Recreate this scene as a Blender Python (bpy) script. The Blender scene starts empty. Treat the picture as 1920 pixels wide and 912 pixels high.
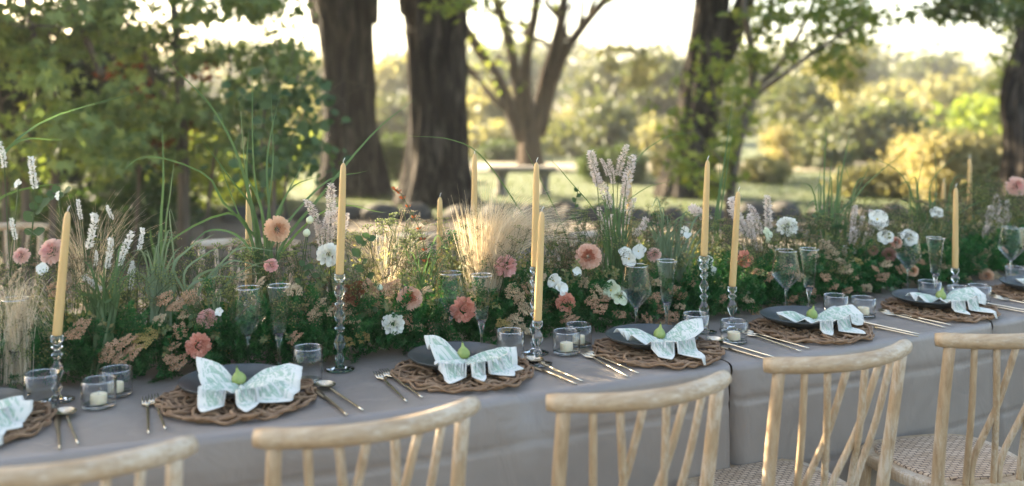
import bpy, math, random
import numpy as np
from mathutils import Vector, Matrix

random.seed(7)
rng = np.random.default_rng(7)
sc = bpy.context.scene
COL = sc.collection
PI = math.pi

# ------------------------------------------------------------------ camera
CAM_Z, FPX, HOR = 1.49, 1870.0, 186.0        # eye height, focal length in photo pixels, horizon row
cam = bpy.data.cameras.new('camera')
cam_o = bpy.data.objects.new('camera', cam); COL.objects.link(cam_o)
cam_o.location = (0, 0, CAM_Z); cam_o.rotation_euler = (PI/2, 0, 0)
cam.sensor_width = 36; cam.lens = FPX/1920*36
cam.shift_y = -(456-HOR)/1920
cam.clip_start = 0.05; cam.clip_end = 600
cam.dof.use_dof = True; cam.dof.focus_distance = 2.95; cam.dof.aperture_fstop = 1.5
sc.camera = cam_o

# ------------------------------------------------------------------ sky, sun, exposure
SUN_EL, SUN_AZ = math.radians(22), math.radians(-54)      # azimuth from +Y (away from the camera) to +X
w = bpy.data.worlds.new('World'); sc.world = w; w.use_nodes = True
nt = w.node_tree
bg = nt.nodes['Background']
sky = nt.nodes.new('ShaderNodeTexSky'); sky.sky_type = 'NISHITA'; sky.sun_disc = False
sky.sun_elevation = SUN_EL; sky.sun_rotation = SUN_AZ; sky.air_density = 1.0; sky.dust_density = 2.5; sky.ozone_density = 1.0
nt.links.new(sky.outputs[0], bg.inputs[0]); bg.inputs[1].default_value = 0.09
sun = bpy.data.lights.new('sun', 'SUN'); sun.energy = 5.0; sun.angle = math.radians(0.53); sun.color = (1.0, 0.88, 0.68)
sun_o = bpy.data.objects.new('sun', sun); COL.objects.link(sun_o)
SUN_DIR = Vector((math.sin(SUN_AZ)*math.cos(SUN_EL), math.cos(SUN_AZ)*math.cos(SUN_EL), math.sin(SUN_EL)))
sun_o.rotation_euler = SUN_DIR.to_track_quat('Z', 'Y').to_euler(); sun_o.location = (0, 0, 20)
sc.view_settings.view_transform = 'Standard'; sc.view_settings.look = 'None'
sc.view_settings.exposure = 3.15; sc.view_settings.gamma = 1
sc.view_settings.use_white_balance = True; sc.view_settings.white_balance_temperature = 7100; sc.view_settings.white_balance_tint = 10
sc.render.engine = 'CYCLES'
cy = sc.cycles
cy.use_denoising = True
cy.max_bounces = 12; cy.diffuse_bounces = 3; cy.glossy_bounces = 4; cy.transmission_bounces = 10
cy.transparent_max_bounces = 24; cy.volume_bounces = 1
cy.caustics_reflective = False; cy.caustics_refractive = False
cy.sample_clamp_indirect = 6

# ------------------------------------------------------------------ helpers: placing
def at(x, y, d):
    return np.array([(x-960)/FPX*d, d, CAM_Z+(HOR-y)/FPX*d])
TZ = 0.75                                     # top of the table cloth
A0, B0, C0 = 2.705, 0.462, 0.0407             # line through the plates, a gentle curve
TW, TF = 1.2, 0.205                           # table width; plates sit TF behind the front edge
def base(p): return A0+B0*p+C0*p*p
def frame(p):
    s = B0+2*C0*p; n = math.hypot(1, s)
    return np.array([1/n, s/n]), np.array([-s/n, 1/n])
def tp(p, t, z=TZ):
    T, N = frame(p); q = np.array([p, base(p)])+N*(t-TF)
    return np.array([q[0], q[1], z])
def param(X, Y):
    p = X
    for _ in range(8):
        T, N = frame(p); p += (T[0]*(X-p)+T[1]*(Y-base(p)))*T[0]
    T, N = frame(p)
    return p, N[0]*(X-p)+N[1]*(Y-base(p))+TF
def on_table(x, y):
    return at(x, y, (CAM_Z-TZ)*FPX/(y-HOR))
def sheet(x, y, t):                            # where the sight line at (x, y) stands t behind the table's front edge
    lo, hi = 1.2, 9.0
    for _ in range(40):
        m = (lo+hi)/2
        if param((x-960)/FPX*m, m)[1] < t: lo = m
        else: hi = m
    return at(x, y, lo)

# ------------------------------------------------------------------ helpers: meshes
def fast_mesh(name, V, F, mats=(), midx=None, smooth=False, uv=None):
    V = np.asarray(V, np.float32); me = bpy.data.meshes.new(name)
    if isinstance(F, np.ndarray):
        k = F.shape[1]; nf = len(F)
        me.vertices.add(len(V)); me.vertices.foreach_set('co', V.ravel())
        me.loops.add(nf*k); me.loops.foreach_set('vertex_index', F.astype(np.int32).ravel())
        me.polygons.add(nf); me.polygons.foreach_set('loop_start', np.arange(0, nf*k, k, dtype=np.int32))
        me.update(calc_edges=True)
    else:
        me.from_pydata(V.tolist(), [], F)
    for m in mats: me.materials.append(m)
    if midx is not None: me.polygons.foreach_set('material_index', np.asarray(midx, np.int32))
    if smooth: me.polygons.foreach_set('use_smooth', np.ones(len(me.polygons), bool))
    me.validate(); me.update()
    return me
class Geo:
    def __init__(s): s.V = []; s.F = []; s.M = []; s.n = 0
    def add(s, V, F, m=0):
        V = np.asarray(V, float); s.V.append(V)
        for f in (F.tolist() if isinstance(F, np.ndarray) else F): s.F.append([i+s.n for i in f])
        s.M += [m]*len(F); s.n += len(V)
        return s
    def mesh(s, name, mats, smooth=True):
        if not isinstance(mats, (list, tuple)): mats = [mats]
        return fast_mesh(name, np.concatenate(s.V), s.F, mats, s.M, smooth)
def link(name, me, parent=None, loc=None, rot=None, scale=None):
    o = bpy.data.objects.new(name, me); COL.objects.link(o)
    if parent is not None: o.parent = parent
    if loc is not None: o.location = [float(q) for q in loc]
    if rot is not None: o.rotation_euler = rot
    if scale is not None: o.scale = (scale,)*3 if isinstance(scale, (int, float)) else scale
    return o
LABELS = {}
def tag(o, label, cat, group=None, kind=None):
    o['label'] = label; o['category'] = cat
    if group: o['group'] = group
    if kind: o['kind'] = kind
    return o
def thing(name, label, cat, loc=(0, 0, 0), rot=None, group=None, scale=None):
    return tag(link(name, None, None, loc, rot, scale), label, cat, group)
def structure(name, me, loc=None):
    o = link(name, me, None, loc); o['kind'] = 'structure'; return o
def unit(v): v = np.asarray(v, float); return v/(np.linalg.norm(v)+1e-12)
def tube(P, R, n=6, cap=True, closed=False):
    P = np.asarray(P, float); k = len(P); R = np.full(k, R) if np.isscalar(R) else np.asarray(R, float)
    if closed: Tn = np.roll(P, -1, 0)-np.roll(P, 1, 0)
    else: Tn = np.gradient(P, axis=0)
    Tn /= np.linalg.norm(Tn, axis=1)[:, None]+1e-12
    ref = np.array([0, 0, 1.]) if abs(Tn[0][2]) < .9 else np.array([1., 0, 0])
    u = unit(np.cross(Tn[0], ref)); V = []
    a = np.linspace(0, 2*PI, n, endpoint=False)
    for i in range(k):
        u = unit(u-Tn[i]*np.dot(u, Tn[i])); v = np.cross(Tn[i], u)
        V.append(P[i]+R[i]*(np.cos(a)[:, None]*u+np.sin(a)[:, None]*v))
    V = np.concatenate(V); F = []
    for i in range(k if closed else k-1):
        j = (i+1) % k
        for q in range(n): r = (q+1) % n; F.append([i*n+q, i*n+r, j*n+r, j*n+q])
    if cap and not closed:
        F.append(list(range(n-1, -1, -1))); F.append([(k-1)*n+q for q in range(n)])
    return V, F
def lathe(prof, n=24, rib=None):
    V = []; F = []; k = len(prof)
    a = np.linspace(0, 2*PI, n, endpoint=False)
    for (r, z) in prof:
        rr = max(r, 1e-5)*(1 if rib is None else 1+rib*np.cos(a*n/4)*(r > 1e-3))
        V.append(np.stack([rr*np.cos(a), rr*np.sin(a), np.full(n, z)], 1))
    for i in range(k-1):
        for q in range(n): r = (q+1) % n; F.append([i*n+q, i*n+r, (i+1)*n+r, (i+1)*n+q])
    return np.concatenate(V), F
def box(x0, x1, y0, y1, z0, z1):
    V = [(x, y, z) for z in (z0, z1) for y in (y0, y1) for x in (x0, x1)]
    return np.array(V, float), [[0, 2, 3, 1], [4, 5, 7, 6], [0, 1, 5, 4], [2, 6, 7, 3], [0, 4, 6, 2], [1, 3, 7, 5]]
def smooth_path(P, n):
    P = np.asarray(P, float); t = np.linspace(0, len(P)-1, n); out = []
    Q = np.concatenate([[2*P[0]-P[1]], P, [2*P[-1]-P[-2]]])
    for s in t:
        i = min(int(s), len(P)-2); f = s-i; a, b, c, d = Q[i:i+4]
        out.append(.5*((2*b)+(-a+c)*f+(2*a-5*b+4*c-d)*f*f+(-a+3*b-3*c+d)*f**3))
    return np.array(out)
def bez(a, b, c, n):
    t = np.linspace(0, 1, n)[:, None]; a, b, c = map(lambda q: np.asarray(q, float), (a, b, c))
    return (1-t)**2*a+2*t*(1-t)*b+t*t*c
def frames(D, U=None):                         # rotation matrices whose local Y is D, local Z near U
    D = D/np.linalg.norm(D, axis=1)[:, None]
    if U is None: U = rng.normal(size=D.shape)
    X = np.cross(D, U); X /= np.linalg.norm(X, axis=1)[:, None]+1e-9
    Z = np.cross(X, D)
    return np.stack([X, D, Z], 2)
def scatter(tv, tf, P, R, S):
    S = np.broadcast_to(np.asarray(S, float), (len(P),))
    V = np.einsum('nij,kj->nki', R, tv)*S[:, None, None]+P[:, None, :]
    F = tf[None]+(np.arange(len(P))*len(tv))[:, None, None]
    return V.reshape(-1, 3), F.reshape(-1, tf.shape[1])
def ordinal(n):
    a = ['', 'first', 'second', 'third', 'fourth', 'fifth', 'sixth', 'seventh', 'eighth', 'ninth', 'tenth', 'eleventh', 'twelfth', 'thirteenth', 'fourteenth', 'fifteenth', 'sixteenth', 'seventeenth', 'eighteenth', 'nineteenth']
    if n < 20: return a[n]
    return ({20: 'twentieth', 30: 'thirtieth', 40: 'fortieth'}[n] if n % 10 == 0 else {2: 'twenty-', 3: 'thirty-', 4: 'forty-'}[n//10]+a[n % 10])
def copy_tree(o, parent=None):
    c = o.copy(); COL.objects.link(c); c.parent = parent
    for ch in o.children: copy_tree(ch, c)
    return c

# ------------------------------------------------------------------ helpers: materials
def nodes(name):
    m = bpy.data.materials.new(name); m.use_nodes = True
    t = m.node_tree; return m, t, t.nodes['Principled BSDF'], t.nodes['Material Output']
def ramp(t, cols, pos=None):
    r = t.nodes.new('ShaderNodeValToRGB'); e = r.color_ramp.elements
    n = len(cols); pos = pos or [i/(n-1) for i in range(n)]
    e[0].position = pos[0]; e[0].color = (*cols[0], 1); e[1].position = pos[-1]; e[1].color = (*cols[-1], 1)
    for c, p in zip(cols[1:-1], pos[1:-1]): q = e.new(p); q.color = (*c, 1)
    return r
def noise(t, scale, detail=4, rough=.55, stretch=None, coord='Object', dist=0):
    tc = t.nodes.new('ShaderNodeTexCoord'); n = t.nodes.new('ShaderNodeTexNoise')
    n.inputs['Scale'].default_value = scale; n.inputs['Detail'].default_value = detail; n.inputs['Roughness'].default_value = rough
    n.inputs['Distortion'].default_value = dist
    if stretch:
        mp = t.nodes.new('ShaderNodeMapping'); mp.inputs['Scale'].default_value = stretch
        t.links.new(tc.outputs[coord], mp.inputs['Vector']); t.links.new(mp.outputs[0], n.inputs['Vector'])
    else: t.links.new(tc.outputs[coord], n.inputs['Vector'])
    return n
def bump(t, b, src, strength, dist=.01):
    k = t.nodes.new('ShaderNodeBump'); k.inputs['Strength'].default_value = strength; k.inputs['Distance'].default_value = dist
    t.links.new(src, k.inputs['Height']); t.links.new(k.outputs[0], b.inputs['Normal']); return k
def plain(name, cols, scale=8, rough=.6, bmp=0, bdist=.004, stretch=None, metal=0, spec=.5, sss=0, detail=5, contrast=(.3, .7)):
    m, t, b, o = nodes(name)
    n = noise(t, scale, detail, .6, stretch)
    r = ramp(t, cols, [contrast[0]+(contrast[1]-contrast[0])*i/(len(cols)-1) for i in range(len(cols))] if len(cols) > 1 else None) if len(cols) > 1 else None
    if r: t.links.new(n.outputs[0], r.inputs[0]); t.links.new(r.outputs[0], b.inputs['Base Color'])
    else: b.inputs['Base Color'].default_value = (*cols[0], 1)
    b.inputs['Roughness'].default_value = rough; b.inputs['Metallic'].default_value = metal
    b.inputs['Specular IOR Level'].default_value = spec
    if sss: b.inputs['Subsurface Weight'].default_value = sss; b.inputs['Subsurface Radius'].default_value = (.02, .012, .006); b.inputs['Subsurface Scale'].default_value = .5
    if bmp: bump(t, b, n.outputs[0], bmp, bdist)
    return m
def leafmat(name, cols, trans=.4, tcol=None, rough=.55, spec=.3):
    m, t, b, o = nodes(name)
    g = t.nodes.new('ShaderNodeNewGeometry'); r = ramp(t, cols)
    t.links.new(g.outputs['Random Per Island'], r.inputs[0]); t.links.new(r.outputs[0], b.inputs['Base Color'])
    b.inputs['Roughness'].default_value = rough; b.inputs['Specular IOR Level'].default_value = spec
    if trans:
        tr = t.nodes.new('ShaderNodeBsdfTranslucent'); mx = t.nodes.new('ShaderNodeMixShader'); mx.inputs[0].default_value = trans
        mul = t.nodes.new('ShaderNodeMix'); mul.data_type = 'RGBA'; mul.blend_type = 'MULTIPLY'; mul.inputs[0].default_value = 1
        t.links.new(r.outputs[0], mul.inputs[6]); mul.inputs[7].default_value = (*(tcol or (1.5, 1.45, .75)), 1)
        t.links.new(mul.outputs[2], tr.inputs[0])
        t.links.new(b.outputs[0], mx.inputs[1]); t.links.new(tr.outputs[0], mx.inputs[2]); t.links.new(mx.outputs[0], o.inputs[0])
    return m
def thin_glass(name, tint=(.985, .99, .99), lo=.03, k=1.0):
    m, t, b, o = nodes(name); t.nodes.remove(b)
    tr = t.nodes.new('ShaderNodeBsdfTransparent'); tr.inputs[0].default_value = (*tint, 1)
    gl = t.nodes.new('ShaderNodeBsdfGlossy'); gl.inputs['Roughness'].default_value = .02
    fr = t.nodes.new('ShaderNodeLayerWeight'); fr.inputs[0].default_value = .5
    pw = t.nodes.new('ShaderNodeMath'); pw.operation = 'POWER'; pw.inputs[1].default_value = 2.6; t.links.new(fr.outputs['Facing'], pw.inputs[0])
    ma = t.nodes.new('ShaderNodeMath'); ma.operation = 'MULTIPLY_ADD'; ma.inputs[1].default_value = k; ma.inputs[2].default_value = lo; ma.use_clamp = True
    t.links.new(pw.outputs[0], ma.inputs[0])
    mx = t.nodes.new('ShaderNodeMixShader'); t.links.new(ma.outputs[0], mx.inputs[0]); t.links.new(tr.outputs[0], mx.inputs[1]); t.links.new(gl.outputs[0], mx.inputs[2])
    t.links.new(mx.outputs[0], o.inputs[0]); return m
def solid_glass(name, col=(.98, .99, 1), ior=1.5):
    m, t, b, o = nodes(name)
    b.inputs['Base Color'].default_value = (*col, 1); b.inputs['Transmission Weight'].default_value = 1
    b.inputs['Roughness'].default_value = .01; b.inputs['IOR'].default_value = ior
    return m

M = {}
# ground and bark
def ground_mat():
    m, t, b, o = nodes('gravel')
    n1 = noise(t, .9, 6, .65); n2 = noise(t, 40, 4, .7)
    r1 = ramp(t, [(.10, .078, .056), (.19, .155, .115), (.26, .22, .17)], [.3, .52, .72]); t.links.new(n1.outputs[0], r1.inputs[0])
    r2 = ramp(t, [(.55, .55, .55), (1.15, 1.12, 1.08)], [.3, .7]); t.links.new(n2.outputs[0], r2.inputs[0])
    mu = t.nodes.new('ShaderNodeMix'); mu.data_type = 'RGBA'; mu.blend_type = 'MULTIPLY'; mu.inputs[0].default_value = 1
    t.links.new(r1.outputs[0], mu.inputs[6]); t.links.new(r2.outputs[0], mu.inputs[7]); t.links.new(mu.outputs[2], b.inputs['Base Color'])
    b.inputs['Roughness'].default_value = .95; bump(t, b, n2.outputs[0], .8, .02); return m
M['gravel'] = ground_mat()
M['lawn'] = plain('lawn', [(.035, .055, .016), (.06, .08, .025), (.095, .1, .036)], 1.2, .95, .5, .03)
M['path'] = plain('path', [(.2, .17, .11), (.28, .24, .16)], 1.5, .95, .4, .02)
def bark_mat(name, cols):
    m, t, b, o = nodes(name)
    n = noise(t, 9, 8, .7, (1, 1, .13), dist=.9); n2 = noise(t, 30, 5, .7, (1, 1, .3))
    r = ramp(t, cols, [.38, .5, .66]); t.links.new(n.outputs[0], r.inputs[0]); t.links.new(r.outputs[0], b.inputs['Base Color'])
    ad = t.nodes.new('ShaderNodeMath'); ad.operation = 'MULTIPLY_ADD'; ad.inputs[1].default_value = .35
    t.links.new(n2.outputs[0], ad.inputs[0]); t.links.new(n.outputs[0], ad.inputs[2])
    b.inputs['Roughness'].default_value = .95; b.inputs['Specular IOR Level'].default_value = .15
    bump(t, b, ad.outputs[0], 1, .14); return m
M['bark'] = bark_mat('bark', [(.003, .0022, .0016), (.03, .024, .019), (.14, .115, .095)])
M['bark2'] = bark_mat('brown_bark', [(.025, .016, .010), (.06, .04, .026), (.1, .07, .046)])
M['twig'] = plain('twig', [(.06, .045, .03), (.14, .11, .08)], 12, .9, .5, .01, (1, 1, .2))
M['stone'] = plain('stone', [(.045, .04, .034), (.10, .088, .072)], 6, .9, .7, .02)
M['bench'] = plain('bench_stone', [(.13, .115, .095), (.2, .18, .15)], 5, .9, .4, .01)
# foliage
M['maple'] = leafmat('maple_leaf', [(.10, .145, .055), (.13, .185, .065), (.165, .225, .075), (.24, .28, .085)], .45)
M['maple_red'] = leafmat('maple_leaf_red', [(.16, .05, .02), (.22, .075, .03)], .4, (1.4, 1.1, .8))
M['sapling'] = leafmat('sapling_leaf', [(.12, .175, .04), (.16, .21, .05), (.21, .24, .06)], .5)
M['oak'] = leafmat('crown_leaf', [(.05, .08, .025), (.08, .11, .03), (.11, .13, .035)], .3)
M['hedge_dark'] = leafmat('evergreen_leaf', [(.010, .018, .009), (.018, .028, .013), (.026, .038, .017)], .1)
M['round_leaf'] = leafmat('rounded_leaf', [(.028, .062, .022), (.045, .088, .03), (.068, .11, .036)], .3)
M['box'] = leafmat('clipped_leaf', [(.045, .075, .022), (.07, .10, .03)], .3)
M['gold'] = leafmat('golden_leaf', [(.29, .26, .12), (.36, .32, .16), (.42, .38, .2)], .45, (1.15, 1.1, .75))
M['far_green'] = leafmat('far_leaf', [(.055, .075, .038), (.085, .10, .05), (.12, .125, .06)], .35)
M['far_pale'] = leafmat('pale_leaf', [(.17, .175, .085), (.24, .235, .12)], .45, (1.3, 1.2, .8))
M['grass'] = leafmat('lawn_grass', [(.035, .06, .016), (.055, .085, .022), (.1, .115, .036)], .4)
# table
def cloth_mat():
    m, t, b, o = nodes('linen')
    n1 = noise(t, 3, 5, .6); r = ramp(t, [(.195, .162, .137), (.235, .198, .168)], [.35, .65]); t.links.new(n1.outputs[0], r.inputs[0]); t.links.new(r.outputs[0], b.inputs['Base Color'])
    n2 = noise(t, 9, 3, .5, (1, 1, .7), dist=.7); n3 = noise(t, 900, 2, .5)
    ad = t.nodes.new('ShaderNodeMath'); ad.operation = 'MULTIPLY_ADD'; ad.inputs[1].default_value = .06; t.links.new(n3.outputs[0], ad.inputs[0]); t.links.new(n2.outputs[0], ad.inputs[2])
    b.inputs['Roughness'].default_value = .42; b.inputs['Specular IOR Level'].default_value = .7
    bump(t, b, ad.outputs[0], .5, .016); return m
M['cloth'] = cloth_mat()
M['table_wood'] = plain('table_wood', [(.1, .07, .045), (.16, .11, .07)], 4, .6, .2, .004, (8, 1, 1))
def wood_mat(name, st):
    m, t, b, o = nodes(name)
    n = noise(t, 9, 8, .7, st, dist=.3); n2 = noise(t, 26, 6, .75, st, dist=.3); n4 = noise(t, 6, 3, .5)
    r = ramp(t, [(.25, .16, .085), (.38, .265, .155), (.46, .345, .22)], [.32, .5, .7]); t.links.new(n.outputs[0], r.inputs[0])
    ml = t.nodes.new('ShaderNodeMath'); ml.operation = 'MULTIPLY'; t.links.new(n2.outputs[0], ml.inputs[0]); t.links.new(n4.outputs[0], ml.inputs[1])
    r2 = ramp(t, [(0, 0, 0), (.8, .8, .8)], [.24, .36]); t.links.new(ml.outputs[0], r2.inputs[0])
    mx = t.nodes.new('ShaderNodeMix'); mx.data_type = 'RGBA'; t.links.new(r2.outputs[0], mx.inputs[0]); t.links.new(r.outputs[0], mx.inputs[6]); mx.inputs[7].default_value = (.54, .46, .36, 1)
    t.links.new(mx.outputs[2], b.inputs['Base Color']); b.inputs['Roughness'].default_value = .5; b.inputs['Specular IOR Level'].default_value = .4
    bump(t, b, n2.outputs[0], .2, .002); return m
M['wood_rail'] = wood_mat('limed_ash_rail', (.9, 7, 7))
M['wood'] = wood_mat('limed_ash', (7, 7, .9))
def cane_mat():
    m, t, b, o = nodes('woven_cane')
    tc = t.nodes.new('ShaderNodeTexCoord'); mp = t.nodes.new('ShaderNodeMapping'); mp.inputs['Rotation'].default_value = (0, 0, .1)
    t.links.new(tc.outputs['Object'], mp.inputs[0])
    br = t.nodes.new('ShaderNodeTexBrick'); br.inputs['Scale'].default_value = 26; br.inputs['Mortar Size'].default_value = .05; br.inputs['Mortar Smooth'].default_value = .6
    br.inputs['Brick Width'].default_value = .62; br.inputs['Row Height'].default_value = .32
    br.inputs['Color1'].default_value = (.56, .41, .28, 1); br.inputs['Color2'].default_value = (.42, .29, .18, 1); br.inputs['Mortar'].default_value = (.1, .06, .035, 1)
    t.links.new(mp.outputs[0], br.inputs[0]); t.links.new(br.outputs[0], b.inputs['Base Color']); b.inputs['Roughness'].default_value = .6
    inv = t.nodes.new('ShaderNodeMath'); inv.operation = 'SUBTRACT'; inv.inputs[0].default_value = 1; t.links.new(br.outputs['Fac'], inv.inputs[1])
    bump(t, b, inv.outputs[0], .8, .003); return m
M['cane'] = cane_mat()
M['vine'] = plain('vine', [(.12, .062, .03), (.22, .125, .062), (.31, .19, .105)], 30, .7, .6, .003, None)
M['plate'] = plain('slate_glaze', [(.034, .041, .041), (.05, .058, .058)], 20, .33, .1, .001)
def napkin_mat():
    m, t, b, o = nodes('printed_linen')
    uvn = t.nodes.new('ShaderNodeUVMap'); uvn.uv_map = 'UVMap'
    n = t.nodes.new('ShaderNodeTexNoise'); n.inputs['Scale'].default_value = 11; n.inputs['Detail'].default_value = 3; n.inputs['Distortion'].default_value = 1.2
    t.links.new(uvn.outputs[0], n.inputs['Vector'])
    r = ramp(t, [(0, 0, 0), (1, 1, 1), (1, 1, 1), (0, 0, 0)], [.47, .52, .6, .66]); t.links.new(n.outputs[0], r.inputs[0])
    hem = t.nodes.new('ShaderNodeUVMap'); hem.uv_map = 'hem'; sp = t.nodes.new('ShaderNodeSeparateXYZ'); t.links.new(hem.outputs[0], sp.inputs[0])
    hr = ramp(t, [(1, 1, 1), (1, 1, 1), (0, 0, 0), (0, 0, 0)], [0, .80, .82, 1]); hr.color_ramp.interpolation = 'CONSTANT'; t.links.new(sp.outputs[0], hr.inputs[0])
    for ps, cc in ((.85, 1), (.88, 0)): e_ = hr.color_ramp.elements.new(ps); e_.color = (cc, cc, cc, 1)
    ml = t.nodes.new('ShaderNodeMath'); ml.operation = 'MULTIPLY'; t.links.new(r.outputs[0], ml.inputs[0]); t.links.new(hr.outputs[0], ml.inputs[1])
    sc_ = t.nodes.new('ShaderNodeMath'); sc_.operation = 'MULTIPLY'; sc_.inputs[1].default_value = .8; t.links.new(ml.outputs[0], sc_.inputs[0])
    mx = t.nodes.new('ShaderNodeMix'); mx.data_type = 'RGBA'; t.links.new(sc_.outputs[0], mx.inputs[0]); mx.inputs[6].default_value = (.58, .56, .49, 1); mx.inputs[7].default_value = (.22, .34, .235, 1)
    t.links.new(mx.outputs[2], b.inputs['Base Color']); b.inputs['Roughness'].default_value = .85; b.inputs['Sheen Weight'].default_value = .2
    n3 = noise(t, 600, 2); bump(t, b, n3.outputs[0], .15, .001); return m
M['napkin'] = napkin_mat()
M['fig'] = plain('fig_skin', [(.17, .23, .05), (.25, .31, .08), (.29, .33, .11)], 25, .5, .1, .002, (1, 1, .5), sss=.1)
M['metal'] = plain('champagne_metal', [(.62, .54, .4), (.72, .64, .5)], 40, .27, .03, .0006, None, 1.0)
M['knife'] = plain('knife_metal', [(.45, .38, .27), (.55, .47, .35)], 40, .3, .03, .0006, None, 1.0)
M['glass'] = thin_glass('thin_glass'); M['glass_solid'] = solid_glass('solid_glass', (.99, .995, 1), 1.4)
M['bowl'] = thin_glass('bowl_glass', (.993, .995, .995), .014, .8); M['rim'] = thin_glass('rim_glass', (.95, .96, .96), .42, .55)
M['candle'] = plain('beeswax', [(.5, .325, .125), (.58, .39, .17)], 14, .5, .08, .002, (1, 1, .3), sss=.25)
M['wax'] = plain('ivory_wax', [(.74, .6, .38), (.8, .67, .46)], 14, .5, .05, .002, sss=.3)
M['wick'] = plain('wick', [(.7, .68, .62)], 5, .9)
M['black_wick'] = plain('white_wick', [(.6, .56, .5)], 5, .9)
# flowers
M['fern'] = leafmat('fern_needle', [(.014, .085, .024), (.026, .125, .034), (.05, .175, .05)], .35, (1.2, 1.4, .8))
M['herb'] = leafmat('herb_leaf', [(.09, .13, .05), (.15, .19, .07), (.23, .24, .1), (.27, .22, .11)], .4)
M['green_umbel'] = leafmat('green_umbel', [(.15, .2, .055), (.23, .27, .08), (.3, .32, .12)], .35)
M['seed'] = leafmat('seed_head', [(.14, .1, .055), (.24, .175, .095), (.34, .26, .15)], .25, (1.2, 1.1, .9))
M['yarrow'] = leafmat('yarrow_floret', [(.42, .23, .12), (.55, .33, .19), (.64, .42, .26)], .15, (1.1, 1, .9))
M['yarrow2'] = leafmat('pale_yarrow_floret', [(.46, .32, .18), (.56, .42, .25), (.62, .5, .32)], .15, (1.1, 1, .9))
M['yarrow_y'] = leafmat('ochre_yarrow_floret', [(.36, .27, .08), (.47, .36, .13)], .15, (1.1, 1, .9))
M['stem'] = leafmat('flower_stem', [(.05, .08, .03), (.075, .11, .04)], .2)
M['blade'] = leafmat('grass_blade', [(.07, .125, .055), (.09, .16, .065), (.13, .19, .075)], .35, (1.2, 1.3, .8))
M['blade2'] = leafmat('pale_grass_blade', [(.14, .2, .11), (.19, .25, .15)], .35, (1.1, 1.2, .9))
M['blond'] = leafmat('feather_grass', [(.52, .42, .28), (.66, .56, .4), (.76, .68, .54)], .4, (1.2, 1.1, .9))
M['plume'] = leafmat('plume', [(.62, .53, .47), (.72, .65, .6), (.8, .75, .7)], .4, (1.1, 1.05, 1))
M['white_spike'] = leafmat('white_spike', [(.62, .62, .58), (.76, .76, .72)], .35, (1.1, 1.1, 1.05))
def petals(name, cols, trans=.3): M[name] = leafmat(name, cols, trans, (1.2, 1.05, .95), .6, .25)
petals('peach', [(.68, .41, .29), (.74, .48, .36), (.78, .55, .43)]); petals('peach_heart', [(.5, .19, .12), (.6, .27, .17)])
petals('apricot', [(.7, .47, .3), (.76, .55, .38)]); petals('apricot_heart', [(.62, .36, .22), (.68, .42, .27)])
petals('pink', [(.72, .38, .34), (.78, .47, .43), (.82, .56, .52)]); petals('coral', [(.64, .26, .18), (.72, .36, .26), (.76, .44, .34)])
petals('blush', [(.72, .5, .42), (.78, .58, .5)]); petals('brown_rose', [(.22, .07, .035), (.32, .12, .06), (.4, .18, .1)], .15)
petals('white_petal', [(.76, .78, .7), (.82, .83, .77)]); petals('green_white', [(.62, .68, .46), (.7, .74, .56)]); petals('dusty', [(.22, .11, .08), (.3, .17, .12)])
M['yellow'] = plain('yellow_heart', [(.62, .43, .05), (.7, .52, .08)], 30, .7)

# ================================================================== THE SETTING
LAWN_Y = 12.6
def grid_sheet(x0, x1, y0, y1, nx, ny, zf):
    xs = np.linspace(x0, x1, nx); ys = np.linspace(y0, y1, ny)
    X, Y = np.meshgrid(xs, ys); V = np.stack([X, Y, zf(X, Y)], 2).reshape(-1, 3)
    i = (np.arange(ny-1)[:, None]*nx+np.arange(nx-1)[None]).ravel()
    return V, np.stack([i, i+1, i+nx+1, i+nx], 1)
V, F = grid_sheet(-260, 260, -60, 420, 3, 3, lambda X, Y: 0*X-.012)
structure('ground', fast_mesh('ground', V, F, [M['gravel']]))
def lawn_z(X, Y): return .012*np.sin(X*.7)*np.sin(Y*.5)*np.clip((Y-LAWN_Y)/2, 0, 1)
V, F = grid_sheet(-26, 26, LAWN_Y, 46, 60, 60, lawn_z)
structure('lawn', fast_mesh('lawn', V, F, [M['lawn']], smooth=True))
V, F = grid_sheet(-10, 16, 20.2, 23.0, 40, 6, lambda X, Y: lawn_z(X, Y)+.03)
structure('path', fast_mesh('path', V, F, [M['path']], smooth=True))

# leaf templates: local Y is the leaf's length
LEAF = np.array([(0, 0, 0), (.34, .45, .07), (0, 1, -.06), (-.34, .45, .07)], float); LEAF_F = np.array([(0, 1, 2), (0, 2, 3)])
def maple_template():
    pts = [(0, 0)]
    for a, r in ((-128, .42), (-95, .24), (-62, .8), (-40, .3), (0, 1.0), (40, .3), (62, .8), (95, .24), (128, .42)):
        a = math.radians(a); pts.append((math.sin(a)*r, .25+math.cos(a)*r*.85))
    V = [(0, .22, .0)]+[(x, y, -.25*(x*x+(y-.25)**2)) for x, y in pts]
    n = len(pts); return np.array(V), np.array([(0, 1+(i+1) % n, 1+i) for i in range(n)])
MAPLE, MAPLE_F = maple_template()
def leaf_cloud(C, sig, n, size, tmpl=(LEAF, LEAF_F), droop=.25, keep=None, flat=.7):
    C = np.asarray(C, float); sig = np.broadcast_to(np.asarray(sig, float), (len(C),))
    idx = np.repeat(np.arange(len(C)), n); g = rng.normal(size=(len(idx), 3)); g[:, 2] *= flat
    P = C[idx]+g*sig[idx][:, None]*.62
    if keep is not None: P = P[keep(P)]
    D = rng.normal(size=P.shape); D[:, 2] -= droop*2; U = rng.normal(size=P.shape)*.8+np.array([0, -.35, .7])
    return scatter(tmpl[0], tmpl[1], P, frames(D, U), size*rng.uniform(.65, 1.25, len(P)))
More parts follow.
